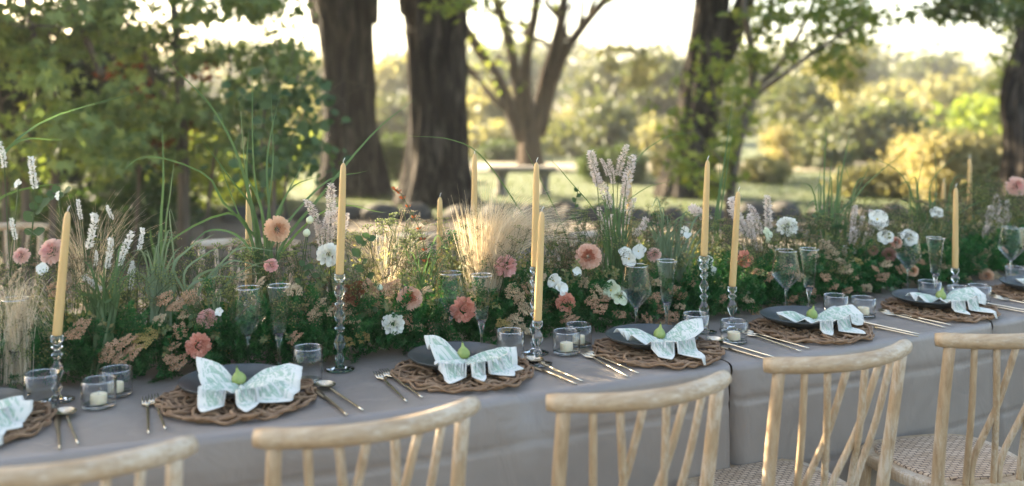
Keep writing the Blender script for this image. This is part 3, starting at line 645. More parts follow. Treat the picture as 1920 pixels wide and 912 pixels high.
# ================================================================== TABLE, CLOTHS, CHAIRS
ORD = ['leftmost', 'second', 'third', 'fourth', 'fifth', 'sixth', 'seventh']
SEAMS = [-3.6, .53, 1.51, 2.52, 4.6]
def edge_bump(p):                              # where the cloth is gathered at the joints of the tables
    return .030*math.exp(-((p+.03)/.055)**2)
def cloth(p0, p1, label, seed):
    r2 = np.random.default_rng(seed); ph = r2.uniform(0, 6.28, 12)
    n = max(40, int((p1-p0)/.018)); ps = np.linspace(p0+.003, p1-.003, n)
    prof = [(TW+.012, .03), (TW+.006, .35), (TW+.003, .70), (TW-.004, .74), (TW-.02, TZ)]
    prof += [(t, TZ) for t in np.linspace(TW-.1, .1, 9)]+[(.03, TZ), (.012, TZ-.002), (.003, TZ-.009), (0, TZ-.022), (-.002, TZ-.06)]
    prof += [(-.004-.012*f, TZ-.06-(TZ-.09)*f) for f in np.linspace(.02, 1, 64)]
    V = []
    for p in ps:
        e = min(p-p0, p1-p); tuck = .05*math.exp(-(e/.010)**2)+.006*math.exp(-(e/.05)**2)
        for j, (t, z) in enumerate(prof):
            if j >= len(prof)-65:              # front drop
                f = (TZ-z)/TZ
                t = t-.010*f*math.sin(p*6.1+ph[0])-.008*f*math.sin(p*13+ph[1])-.005*f*math.sin(p*27+ph[2])+tuck*(.5+f)
                t += .003*f*math.sin(p*41+z*9+ph[8])*math.sin(z*13+p*3+ph[9])
                t += .005*sum(math.exp(-((z-zc-.012*math.sin(p*1.7+ph[3+k]))/.006)**2) for k, zc in enumerate((.635, .44, .25)))   # pressed fold lines
                t += edge_bump(p)*math.exp(-((TZ-z)/.10)**2)*1.2
            elif j >= 14 and t < .05: t += tuck*.3+edge_bump(p); z -= .35*edge_bump(p)
            else: z += .0011*math.sin(p*9+t*7+ph[6])*math.sin(t*11+ph[7])
            V.append(tp(p, t, z))
    k = len(prof); F = np.array([[i*k+j, (i+1)*k+j, (i+1)*k+j+1, i*k+j+1] for i in range(n-1) for j in range(k-1)])
    o = link('tablecloth', fast_mesh('tablecloth', np.array(V), F, [M['cloth']], smooth=True)); tag(o, label, 'tablecloth', 'taupe cloths on the long table')
    mid = (p0+p1)/2
    b = tp(mid, .6, 0); tb = thing('banquet_table', label.replace('taupe linen cloth', 'trestle table under cloth'), 'table', b, group='tables under the cloths')
    g = Geo(); pp = np.linspace(p0+.02, p1-.02, 12); Vt = []
    for p in pp:
        for t, z in ((.04, .71), (TW-.04, .71), (TW-.04, .735), (.04, .735)): Vt.append(tp(p, t, z)-b)
    Ft = [[i*4+j, (i+1)*4+j, (i+1)*4+(j+1) % 4, i*4+(j+1) % 4] for i in range(11) for j in range(4)]+[[0, 1, 2, 3], [47, 46, 45, 44]]
    link('tabletop', Geo().add(np.array(Vt), Ft).mesh('tabletop', M['table_wood'], False), tb)
    for p in (p0+.15, p1-.15):
        for t in (.2, TW-.2):
            q = tp(p, t, 0)-b; link('leg', Geo().add(*tube([q, q+np.array([0, 0, .712])], .025, 8)).mesh('leg', M['table_wood']), tb)
cloth(SEAMS[0], SEAMS[1], 'taupe linen cloth over the left half of the table, up to the first seam', 1)
cloth(SEAMS[1], SEAMS[2], 'taupe linen cloth between the two upright seams right of the middle', 2)
cloth(SEAMS[2], SEAMS[3], 'taupe linen cloth right of the second seam, at the right edge', 3)
cloth(SEAMS[3], SEAMS[4], 'taupe linen cloth over the far right end of the table', 4)

# ---- chairs: local +y faces the table, origin on the floor under the seat
def outline(n, front, back, depth, k=3.2):
    a = np.linspace(0, 2*PI, n, endpoint=False); c, s = np.cos(a), np.sin(a)
    x = np.sign(c)*np.abs(c)**(2/k); y = np.sign(s)*np.abs(s)**(2/k)
    wd = back+(front-back)*(y+1)/2
    return np.stack([x*wd/2, y*depth/2], 1)
def chair_meshes():
    m = {}
    def rail_y(x): return -.30+.065*(abs(x)/.215)**2
    P = np.array([(x, rail_y(x), .868) for x in np.linspace(-.222, .222, 25)])
    R = np.full(25, .0195); R[0] = R[-1] = .0165
    m['top_rail'] = Geo().add(*tube(P, R, 14)).mesh('top_rail', M['wood_rail'])
    for s in (-1, 1):
        Q = smooth_path([(s*.19, rail_y(.19)+.002, .862), (s*.188, -.215, .66), (s*.182, -.188, .46), (s*.186, -.205, .25), (s*.195, -.245, 0)], 18)
        m['post', s] = Geo().add(*tube(Q, np.interp(np.linspace(0, 1, 18), [0, .5, 1], [.0145, .0165, .013]), 12)).mesh('back_post', M['wood'])
        Q = smooth_path([(s*.185, .125, .452), (s*.195, .14, .2), (s*.2, .15, 0)], 10)
        m['leg', s] = Geo().add(*tube(Q, np.linspace(.018, .013, 10), 12)).mesh('leg', M['wood'])
        m['side', s] = Geo().add(*tube([(s*.186, -.205, .2), (s*.194, .137, .23)], .008, 8)).mesh('stretcher', M['wood'])
    m['cross'] = Geo().add(*tube([(-.19, -.03, .216), (.19, -.03, .216)], .008, 8)).mesh('stretcher', M['wood'])
    u = [-.135, -.081, -.027, .027, .081, .135]; foot = [-.085, 0, .085]
    for k, (a, f) in enumerate(((0, 0), (2, 0), (1, 1), (4, 1), (3, 2), (5, 2))):
        x0 = u[a]; x1 = foot[f]+(-.008 if x0 < foot[f] else .008); yb = -.186+.07*(abs(x1)/.19)**2*.2
        off = .004 if k % 2 else -.004
        Q = smooth_path([(x0, rail_y(x0)+.004, .86), (x0*.62+x1*.38, rail_y(x0)*.55+yb*.45-.004+off, .69), (x1+(x0-x1)*.12, yb-.012+off, .54), (x1, yb, .455)], 14)
        m['spindle', k] = Geo().add(*tube(Q, .0086, 10)).mesh('spindle', M['wood'])
    o1 = outline(48, .455, .39, .40); o2 = outline(48, .37, .315, .315); o3 = outline(48, .36, .305, .305)
    rings = [(o1*.94, .425), (o1*.99, .43), (o1, .44), (o1, .452), (o1*.99, .459), (o1*.965, .462), (o2*1.02, .462), (o2, .458), (o2, .43)]
    V = np.concatenate([np.column_stack([r, np.full(48, z)]) for r, z in rings]); k = 48
    F = [[i*k+j, i*k+(j+1) % k, (i+1)*k+(j+1) % k, (i+1)*k+j] for i in range(len(rings)-1) for j in range(k)]+[[(len(rings)-1)*k+j for j in range(k)][::1]]+[list(range(k-1, -1, -1))]
    m['seat_frame'] = fast_mesh('seat_frame', V-np.array([0, 0.0, 0]), F, [M['wood']], smooth=False)
    rings = [(o2*1.035, .4625), (o2*1.03, .467), (o2*.99, .4695), (o2*.9, .470), (o2*.6, .4715), (o2*.3, .472), (o2*.01, .472)]
    V = np.concatenate([np.column_stack([r, np.full(48, z)]) for r, z in rings])
    F = [[i*k+j, i*k+(j+1) % k, (i+1)*k+(j+1) % k, (i+1)*k+j] for i in range(len(rings)-1) for j in range(k)]
    m['seat_panel'] = fast_mesh('seat_panel', V, F, [M['cane']], smooth=True)
    return m
CM = chair_meshes()
def chair(mid, direction, label, group):
    fx = unit(np.array([direction[0], direction[1]])); f = np.array([-fx[1], fx[0]])   # fx: along the rail, f: towards the table
    o = np.array(mid)+f*.245; rz = math.atan2(fx[1], fx[0])
    t = thing('dining_chair', label, 'chair', (o[0], o[1], 0), (0, 0, rz), group)
    link('top_rail', CM['top_rail'], t); sf = link('seat_frame', CM['seat_frame'], t); link('seat_panel', CM['seat_panel'], sf)
    for s in (-1, 1): link('back_post', CM['post', s], t); link('leg', CM['leg', s], t); link('stretcher', CM['side', s], t)
    for k in range(6): link('spindle', CM['spindle', k], t)
    link('stretcher', CM['cross'], t)
    return t
RZ = .868
def rail_pt(x, y): return at(x, y, (CAM_Z-RZ)*FPX/(y-HOR))[:2]
near = [((-178, 905), (366, 838), 'front chair at the left corner, only its pale rail in view'), ((483, 826), (893, 762), 'pale limed front chair left of the middle with a sun glint on its rail'),
        ((1042, 757), (1357, 713), 'pale limed front chair in the middle, before the first cloth seam'), ((1450, 686), (1698, 652), 'pale limed front chair right of the middle seam, its cane seat half hidden'),
        ((1780, 638), (2010, 622), 'front chair at the right with its whole cane seat in view')]
for a, b_, lab in near:
    a, b_ = rail_pt(*a), rail_pt(*b_); chair((a+b_)/2, b_-a, lab, 'limed wood chairs along the front of the table')
q = tp(2.02, -.43, 0); T, N = frame(2.05); chair(q[:2], T, 'front chair at the far right, only part of its seat showing', 'limed wood chairs along the front of the table')
far = [((-125, 432), (112, 424), 'far-side chair at the left edge behind the flowers'), ((360, 459), (565, 457), 'far-side chair behind the tall grass and peach dahlia'),
       ((705, 450), (878, 445), 'far-side chair lit by the shaft of sun behind the flowers'), ((1064, 444), (1247, 442), 'far-side chair behind the tall feathery plumes')]
for a, b_, lab in far:
    a, b_ = rail_pt(*a), rail_pt(*b_); chair((a+b_)/2, a-b_, lab, 'limed wood chairs along the far side of the table')

# ================================================================== PLACE SETTINGS
TT = TZ+.0022
def mat_meshes():
    L = []
    for seed in range(4):                        # one looped vine: runs out from the middle ring, round the rim and back
        r2 = np.random.default_rng(seed); a = np.linspace(0, 2*PI, 22, endpoint=False)
        wd = r2.uniform(.030, .044); r0, r1 = .085+r2.uniform(-.01, .01), .186+r2.uniform(-.008, .006)
        x = wd*np.sin(a)*(1+.25*np.cos(a))+.006*np.sin(3*a+seed); r = (r0+r1)/2+(r1-r0)/2*np.cos(a)
        z = .0085+.0055*np.sin(a+seed)+.003*np.sin(3*a)
        P = np.stack([r, x, z], 1); L.append(Geo().add(*tube(P, .0041+.0008*np.sin(5*a+seed), 6, closed=True)).mesh('vine', M['vine']))
    for k, (r, amp, f) in enumerate(((.185, .006, 9), (.172, .009, 11), (.158, .010, 8), (.14, .008, 13), (.118, .007, 7), (.09, .006, 9), (.06, .005, 6), (.03, .003, 4))):
        a = np.linspace(0, 2*PI, 90, endpoint=False); rr = r+amp*np.sin(f*a+k)+.003*np.sin(17*a+k)
        P = np.stack([rr*np.cos(a), rr*np.sin(a), .0085+.005*np.sin((f+4)*a+2*k)], 1)
        L.append(Geo().add(*tube(P, .0040+.0006*np.sin(7*a+k), 6, closed=True)).mesh('vine', M['vine']))
    return L
MATS = mat_meshes()
PL = [(0, 0), (.075, 0), (.08, .002), (.095, .007), (.125, .019), (.134, .0265), (.136, .0285), (.135, .030), (.132, .0285), (.122, .022), (.095, .011), (.085, .0085), (0, .0085)]
PLATE = Geo().add(*lathe(PL, 56)).mesh('plate', M['plate'])
def fig_mesh():
    pr = [(0, 0), (.012, .001), (.020, .007), (.0235, .016), (.022, .026), (.016, .035), (.009, .041), (.0055, .046), (.0042, .052), (.0035, .056), (0, .0565)]
    return Geo().add(*lathe(pr, 20)).mesh('fig', M['fig'])
FIG = fig_mesh()
FIG_STEM = Geo().add(*tube([(0, 0, .055), (.001, 0, .060), (.003, .001, .064)], [.0028, .0025, .003], 8)).mesh('stem', M['stem'])
def napkin_geo(keys, seed, nr=20, na=220):
    """one continuous cloth pinched in the middle: keys = (angle in degrees, reach, lift of the end, pleat) round the front, left to right"""
    r2 = np.random.default_rng(seed); K = np.array(keys, float); K[:, 1] *= r2.uniform(.9, 1.08, len(K)); K[:, 0] += r2.uniform(-3, 3, len(K)); K[:, 2] *= r2.uniform(.75, 1.1); K = K[np.argsort(K[:, 0])]; A = np.linspace(K[0, 0], K[-1, 0], na)
    K[:, 1] = .1+(K[:, 1]-.1)*1.15; Rr = np.interp(A, K[:, 0], K[:, 1]); Lf = np.interp(A, K[:, 0], K[:, 2]); Pl = np.interp(A, K[:, 0], K[:, 3]); V = []; w_ = np.hanning(5); w_ /= w_.sum(); Rr, Pl, Lf = (np.convolve(np.pad(q, 4, 'edge'), w_, 'valid') for q in (Rr, Pl, Lf))
    for i in range(na):
        a = math.radians(A[i])
        for j in range(nr):
            f = j/(nr-1); r = .006+Rr[i]*.9*f
            z = .022+.72*Lf[i]*math.sin(min(1, f*1.15)*PI/2)+Pl[i]*.013*min(1, f*2.2)+.0016*math.sin(f*8+A[i]*.11+seed)
            x_, y_ = r*math.cos(a), r*math.sin(a); rp = math.hypot(x_+.008, y_-.032); rm = math.hypot(x_+.004, y_-.004)
            if Lf[i] < .024 and rp > .136: z -= (rp-.136)*(.9 if Lf[i] < .016 else .4)
            fl = .0125 if rp < .10 else (.0125+(rp-.10)*.68 if rp < .144 else .007 if rm < .192 else -.010)
            V.append((r*math.cos(a), r*math.sin(a), max(z, fl)))
    F = [[i*nr+j, i*nr+j+1, (i+1)*nr+j+1, (i+1)*nr+j] for i in range(na-1) for j in range(nr-1)]
    return np.array(V), F
def napkin(parent_loc, rz, spec, label):
    g = Geo()
    g.add(*napkin_geo(spec, random.randint(0, 99)))
    me = g.mesh('napkin', M['napkin']); uvl = me.uv_layers.new(name='UVMap')
    co = np.zeros(len(me.vertices)*3); me.vertices.foreach_get('co', co); co = co.reshape(-1, 3)
    li = np.zeros(len(me.loops), np.int32); me.loops.foreach_get('vertex_index', li)
    rad = np.hypot(co[:, 0], co[:, 1]); u = np.stack([co[:, 0]*7+co[:, 2]*5, co[:, 1]*7-co[:, 2]*3], 1)
    uvl.data.foreach_set('uv', u[li].astype(np.float32).ravel())
    hm = me.uv_layers.new(name='hem'); fr = np.tile(np.arange(20)/19, len(co)//20); hm.data.foreach_set('uv', np.stack([fr[li], fr[li]], 1).astype(np.float32).ravel())
    o = link('napkin', me, None, parent_loc, (0, 0, rz)); tag(o, label, 'napkin', 'napkins on the plates')
    so = o.modifiers.new('thickness', 'SOLIDIFY'); so.thickness = .0016; so.offset = 1
    return o
D_ = math.radians
NAP = [  # (angle: -90 towards the chairs, 0 along the table to the right; reach; lift; pleat ridge)
    [(-228, .115, .060, 0), (-222, .125, .062, 1), (-205, .100, .045, -.8), (-190, .100, .030, .8), (-168, .095, .020, -1), (-152, .120, .016, .9), (-132, .165, .006, .2), (-112, .080, .004, -1), (-98, .195, 0, .6), (-78, .120, .008, -.8), (-60, .165, .014, .8), (-42, .160, .022, -.1), (-22, .150, .034, .6), (-4, .150, .046, -.2), (6, .125, .040, .7)],
    [(-226, .100, .066, 0), (-220, .118, .070, 1), (-208, .098, .058, -1), (-196, .106, .046, 1), (-176, .090, .026, -1), (-140, .150, .012, .5), (-126, .180, .004, .3), (-112, .100, .004, -1), (-98, .185, 0, .7), (-82, .105, .004, -1), (-66, .185, 0, .7), (-52, .165, .004, -.8), (-44, .180, .008, .7), (-34, .150, .014, -.8), (-22, .158, .026, .8), (-10, .130, .026, -.8), (0, .125, .024, .5)],
    [(-206, .130, .030, 0), (-202, .138, .032, 1), (-195, .118, .028, -1), (-188, .132, .026, 1), (-180, .110, .022, -1), (-172, .118, .018, .8), (-150, .090, .014, -.6), (-128, .140, .010, .5), (-112, .180, .002, .3), (-100, .105, .004, -1), (-86, .185, 0, .7), (-66, .125, .008, -.4), (-50, .085, .014, -1), (-26, .125, .030, .4), (-16, .140, .044, -.4), (-4, .136, .052, .7), (8, .134, .054, -.3), (16, .125, .050, .6)],
    [(-204, .130, .028, 0), (-200, .140, .030, 1), (-192, .118, .026, -1), (-184, .134, .024, 1), (-174, .108, .020, -1), (-152, .090, .014, .6), (-130, .135, .012, -.4), (-118, .172, .003, .6), (-102, .095, .004, -1), (-86, .185, 0, .8), (-70, .150, .004, -.2), (-56, .100, .010, -1), (-40, .155, .020, .6), (-26, .158, .030, -.5), (-12, .150, .038, .8), (0, .135, .038, -.2), (6, .120, .034, .6)]]
def fork_mesh():
    g = Geo(); P = smooth_path([(0, -.125, .003), (0, -.05, .0035), (0, .03, .004), (0, .055, .0045)], 14)
    V, F = tube(P, np.interp(np.linspace(0, 1, 14), [0, .6, 1], [.0021, .0036, .0028]), 8); V[:, 2] = .0035+(V[:, 2]-.0035)*.75; g.add(V, F)
    pts = [(.0024, .052, .004), (.0075, .062, .003), (.0112, .072, .002), (.0115, .082, .0022)]
    Vp = []
    for x, y, z in pts: Vp += [(-x, y, z), (x, y, z), (x, y, z+.0018), (-x, y, z+.0018)]
    g.add(np.array(Vp), [[i*4+j, (i+1)*4+j, (i+1)*4+(j+1) % 4, i*4+(j+1) % 4] for i in range(3) for j in range(4)]+[[12, 13, 14, 15]])
    for x in (-.0098, -.0033, .0033, .0098): g.add(*tube([(x, .081, .0032), (x*.98, .100, .0045), (x*.96, .118, .0075)], [.0016, .0014, .0009], 6))
    return g.mesh('fork', M['metal'])
def knife_mesh():
    g = Geo(); V, F = tube(smooth_path([(0, -.125, .003), (0, -.05, .0035), (0, .012, .0032)], 10), np.interp(np.linspace(0, 1, 10), [0, 1], [.0022, .0040]), 8); g.add(V, F)
    Vp = []
    for x0, x1, y in ((-.004, .004, .01), (-.0055, .006, .03), (-.006, .0075, .06), (-.006, .006, .085), (-.004, .001, .1)): Vp += [(x0, y, .0012), (x1, y, .0020), (x1, y, .0026), (x0, y, .0036)]
    g.add(np.array(Vp), [[i*4+j, (i+1)*4+j, (i+1)*4+(j+1) % 4, i*4+(j+1) % 4] for i in range(4) for j in range(4)]+[[16, 17, 18, 19]])
    return g.mesh('knife', M['knife'])
def spoon_mesh():
    g = Geo(); V, F = tube(smooth_path([(0, -.12, .003), (0, -.03, .004), (0, .045, .0055), (0, .06, .0055)], 14), np.interp(np.linspace(0, 1, 14), [0, .7, 1], [.0021, .0036, .003]), 8); g.add(V, F)
    n, k = 22, 6; Vp = []
    for i in range(k):
        r = i/(k-1); 
        for j in range(n):
            a = 2*PI*j/n; Vp.append((.0215*r*math.sin(a), .082+.028*r*math.cos(a), .0025+.0085*r*r))
    F2 = [[i*n+j, i*n+(j+1) % n, (i+1)*n+(j+1) % n, (i+1)*n+j] for i in range(k-1) for j in range(n)]
    g.add(np.array(Vp), F2); Vq = np.array(Vp).copy(); Vq[:, 2] -= .0012; g.add(Vq, [f[::-1] for f in F2])
    return g.mesh('spoon', M['metal'])
FORK, KNIFE, SPOON = fork_mesh(), knife_mesh(), spoon_mesh()
settings = [(-73, 806), (447, 752), (868, 702), (1234, 662), (1520, 622), (1762, 584), (1962, 556)]
WHERE = ['at the left edge', 'at the second setting from the left', 'at the third setting from the left', 'at the middle setting',
         'at the fifth setting from the left', 'at the sixth setting from the left', 'at the right edge']
napord = [1, 0, 1, 2, 3, 3, 2]
for i, (x, y) in enumerate(settings):
    c = on_table(x, y); p, tt = param(c[0], c[1]); T, N = frame(p); rz = math.atan2(T[1], T[0]); wr = WHERE[i]
    def loc(u, v, z=TT): q = c[:2]+T*u+N*v; return (q[0], q[1], z)
    m = thing('placemat', f'round mat of looped brown vine {wr}', 'placemat', loc(0, 0), (0, 0, rz+i*.7), 'vine placemats')
    for k in range(28): link('vine', MATS[k % 4], m, rot=(.02*math.sin(k*3.1), .02*math.cos(k*2.3), k*2*PI/28+.1*math.sin(k*5+i)))
    for k in range(4, 12): link('vine', MATS[k], m)
    pz = TT+.0185
    pl = link('plate', PLATE, None, loc(-.004, .028, pz)); tag(pl, f'dark slate-blue plate {wr}', 'plate', 'dark plates')
    napkin(loc(.004, -.004, pz-.002), rz+random.uniform(-.06, .06), NAP[napord[i]], f'white and green printed napkin pinched on the plate {wr}')
    fz = pz+.019
    f = link('fig', FIG, None, loc(.004, .002, fz), (random.uniform(-.2, .2), random.uniform(-.25, .25), random.uniform(0, 6)), 0.76); tag(f, f'green fig on the napkin {wr}', 'fig', 'figs on the napkins')
    link('stem', FIG_STEM, f)
    for nm, me, u, v, dr, lab in (('fork', FORK, -.214, -.045, -.03, 'outer champagne-coloured fork'), ('fork', FORK, -.183, -.03, .05, 'inner champagne-coloured fork'), ('knife', KNIFE, .205, -.085, .12, 'dark champagne-coloured knife'), ('spoon', SPOON, .232, -.072, .16, 'champagne-coloured round spoon')):
        o = link(nm, me, None, loc(u+random.uniform(-.004, .004), v), (0, 0, rz+dr+random.uniform(-.04, .04)), 1.12); tag(o, f'{lab} {wr}', nm, f'{nm}s on the table')

# ---- glasses
def glass_thing(name, label, loc, parts, group, cat='glass', rz=0):
    t = thing(name, label, cat, loc, (0, 0, rz), group)
    made = {}
    for n_, me in parts: made[n_] = link(n_, me, made.get({'rim': 'bowl' if 'bowl' in made else 'wall', 'foot': 'stem'}.get(n_), t))
    return t
WINE = [('bowl', Geo().add(*lathe([(.004, .101), (.012, .106), (.030, .126), (.045, .143), (.0485, .152), (.047, .165), (.042, .195), (.0355, .23)], 48)).mesh('bowl', M['bowl'])),
        ('rim', Geo().add(*lathe([(.0348, .2296), (.0348, .2314), (.0363, .2314), (.0363, .2296)], 40)).mesh('rim', M['rim'])),
        ('stem', Geo().add(*lathe([(0, .012), (.0035, .0118), (.0032, .03), (.0030, .07), (.0042, .095), (.0085, .1035), (.004, .1015), (0, .1005)], 14)).mesh('stem', M['glass_solid'])),
        ('foot', Geo().add(*lathe([(0, .0008), (.036, .0008), (.0365, .0018), (.02, .004), (.006, .008), (.0032, .0119), (0, .012)], 36)).mesh('foot', M['glass_solid']))]
FLUTE = [('bowl', Geo().add(*lathe([(.004, .104), (.012, .108), (.0175, .120), (.020, .15), (.0235, .19), (.028, .22), (.0325, .24)], 40)).mesh('bowl', M['bowl'])),
         ('rim', Geo().add(*lathe([(.0318, .2396), (.0318, .2414), (.0333, .2414), (.0333, .2396)], 32)).mesh('rim', M['rim'])),
         ('stem', Geo().add(*lathe([(0, .012), (.0035, .0118), (.0032, .04), (.0038, .075), (.007, .095), (.0145, .112), (.011, .1095), (.004, .1045), (0, .104)], 16)).mesh('stem', M['glass_solid'])),
         ('foot', WINE[3][1])]
TUMB = [('wall', Geo().add(*lathe([(.0375, .006), (.0385, .05), (.0395, .092), (.0385, .092), (.0375, .05), (.0365, .009)], 40)).mesh('wall', M['glass'])),
        ('rim', Geo().add(*lathe([(.0384, .0918), (.0384, .0934), (.0397, .0934), (.0397, .0918)], 40)).mesh('rim', M['rim'])),
        ('base', Geo().add(*lathe([(0, .0006), (.034, .0006), (.0365, .002), (.0374, .0062), (.034, .0095), (0, .0088)], 40)).mesh('base', M['glass_solid']))]
VOT = [('wall', Geo().add(*lathe([(.0395, .006), (.0398, .03), (.0402, .0635), (.0388, .0635), (.0384, .03), (.038, .008)], 96, .012)).mesh('wall', M['glass'])),
       ('rim', Geo().add(*lathe([(.0387, .0633), (.0387, .0648), (.0404, .0648), (.0404, .0633)], 40)).mesh('rim', M['rim'])),
       ('base', Geo().add(*lathe([(0, .0006), (.036, .0006), (.0388, .002), (.0394, .0062), (.036, .0082), (0, .0078)], 40)).mesh('base', M['glass_solid']))]
TEA = Geo().add(*lathe([(0, 0), (.0185, 0), (.019, .001), (.019, .021), (.0182, .0222), (.017, .0212), (0, .0208)], 24)).mesh('tealight', M['wax'])
TEA_W = Geo().add(*tube([(0, 0, .02), (.0005, 0, .026), (.001, 0, .029)], .0011, 6)).mesh('wick', M['black_wick'])
def by_rim(x, y, h): return at(x, y, (CAM_Z-TZ-h)*FPX/(y-HOR))*np.array([1, 1, 0])+np.array([0, 0, TT])
def tl(x, y): q = on_table(x, y); q[2] = TT; return q
for i, (x, y) in {1: (465, 541), 2: (845, 513), 3: (1193, 499), 4: (1474, 471), 5: (1703, 440), 6: (1896, 428)}.items():
    glass_thing('wine_glass', f'clear angular wine glass {WHERE[i]}', by_rim(x, y, .231), WINE, 'wine glasses')
for i, (x, y) in {0: (28, 562), 1: (523, 537), 2: (903, 517), 3: (1250, 490), 4: (1517, 468), 5: (1754, 447), 6: (1932, 430)}.items():
    glass_thing('champagne_flute', f'tall clear champagne flute {WHERE[i]}', by_rim(x, y, .241), FLUTE, 'champagne flutes')
for i, (x, y) in {0: (78, 776), 1: (577, 720), 2: (957, 684), 3: (1305, 648), 4: (1567, 608), 5: (1743, 578), 6: (1905, 548)}.items():
    glass_thing('tumbler', f'clear straight water tumbler {WHERE[i]}', tl(x, y), TUMB, 'water tumblers')
for x, y, lab in ((185, 764, 'ribbed votive glass with an ivory tealight, front one of the left pair'), (217, 742, 'ribbed votive glass, rear one of the left pair'),
                  (1062, 664, 'ribbed votive glass with an ivory tealight, front one of the middle pair'), (1085, 650, 'ribbed votive glass, rear one of the middle pair'),
                  (1376, 643, 'ribbed votive glass right of the middle setting below a glass candlestick'), (1619, 595, 'ribbed votive glass right of the fifth setting'), (1798, 573, 'ribbed votive glass behind the sixth setting beside the candlestick'), (1836, 570, 'ribbed votive glass right of the sixth setting')):
    q = tl(x, y); glass_thing('votive_glass', lab, q, VOT, 'ribbed votive glasses', rz=random.random())
    c = link('tealight', TEA, None, q+np.array([0, 0, .0085])); tag(c, 'ivory tealight inside the '+lab.split(',')[0].replace(' with an ivory tealight', '')+(' of the '+lab.split(' of the ')[1]+(' at front' if 'front' in lab else ' at rear') if ' pair' in lab else ''), 'candle', 'tealights in the votive glasses')
    link('wick', TEA_W, c)

# ---- candlesticks and taper candles
def stick_mesh(h):
    pr = [(0, .0008), (.040, .0008), (.041, .0022), (.03, .0045), (.012, .009), (.007, .016)]
    z = .016; k = 0; shapes = [(.030, .0125), (.055, .0155), (.022, .0135), (.045, .0145), (.022, .013), (.05, .015)]
    while z < h-.03:
        L, r = shapes[k % 6]; L = min(L, h-.022-z)
        pr += [(.0068, z+L*.06), (r*.8, z+L*.28), (r, z+L*.5), (r*.8, z+L*.72), (.0065, z+L*.95)]; z += L; k += 1
    pr += [(.008, h-.02), (.0138, h-.014), (.0148, h-.003), (.0140, h-.0004), (0, h-.0004)]
    return Geo().add(*lathe(pr, 22)).mesh('candlestick', M['glass_solid'])
STICKS = {}
CANDLE = Geo().add(*lathe([(0, 0), (.0105, 0), (.0113, .004), (.0112, .05), (.0102, .16), (.0088, .262), (.0078, .288), (.0062, .297), (.0035, .3025), (0, .3045)], 20)).mesh('candle', M['candle'])
WICK = Geo().add(*tube([(0, 0, .303), (0, 0, .309), (.002, 0, .314), (.004, .001, .318)], .0011, 6)).mesh('wick', M['wick'])
def taper(base, h, lean, label, where):
    hh = round(h, 2)
    if hh not in STICKS: STICKS[hh] = stick_mesh(hh)
    s = link('candlestick', STICKS[hh], None, (base[0], base[1], TT)); tag(s, f'beaded clear glass candlestick {where}', 'candlestick', 'glass candlesticks')
    c = link('candle', CANDLE, None, (base[0], base[1], TT+hh), (random.uniform(-.02, .02), lean, 0)); tag(c, label, 'candle', 'beeswax taper candles')
    link('wick', WICK, c)
def base_from(x, ybot, d): q = at(x, ybot, d); return q, q[2]-TT
for x, yb, d, lean, lab, wh in ((107, 625, 2.44, .085, 'tall honey-coloured taper candle leaning at the left edge', 'at the left edge'),
        (637, 517, 2.72, .035, 'honey-coloured taper candle beside the brown rose', 'beside the brown rose'),
        (1003, 500, 2.90, .015, 'taller honey-coloured taper of the crossing pair in the middle', 'of the taller middle candle'),
        (1008, 600, 2.78, .04, 'shorter honey-coloured taper of the crossing pair in the middle', 'of the shorter middle candle'),
        (1320, 478, 3.16, .04, 'tall honey-coloured taper right of the middle setting', 'right of the middle flute'),
        (1373, 540, 3.18, .065, 'shorter leaning honey-coloured taper above the votive right of the middle', 'behind the votive right of the middle'),
        (1791, 505, 3.76, .012, 'honey-coloured taper above the sixth setting', 'behind the sixth setting')):
    q, h = base_from(x, yb, d); taper(q, max(h, .08), lean, lab, wh)
for x, ytop, t_, lab, wh in ((466, 352, .84, 'far-side taper candle among the tall green grass', 'on the far side among the tall grass'), (824, 368, .84, 'shorter far-side taper left of the blond feather grass', 'on the far side, short, left of the feather grass'),
        (889, 286, .84, 'taller far-side taper rising behind the blond feather grass', 'on the far side behind the feather grass'), (1180, 314, .84, 'far-side taper candle among the tall pink plumes', 'on the far side among the tall plumes'),
        (1768, 338, .84, 'far-side shorter taper in front of the golden hedge', 'on the far side, short, before the golden hedge'), (1818, 294, .84, 'far-side taller taper in front of the golden hedge', 'on the far side, tall, before the golden hedge')):
    q = sheet(x, ytop, t_); taper(q, max(q[2]-TT-.306, .06), .005, lab, wh)

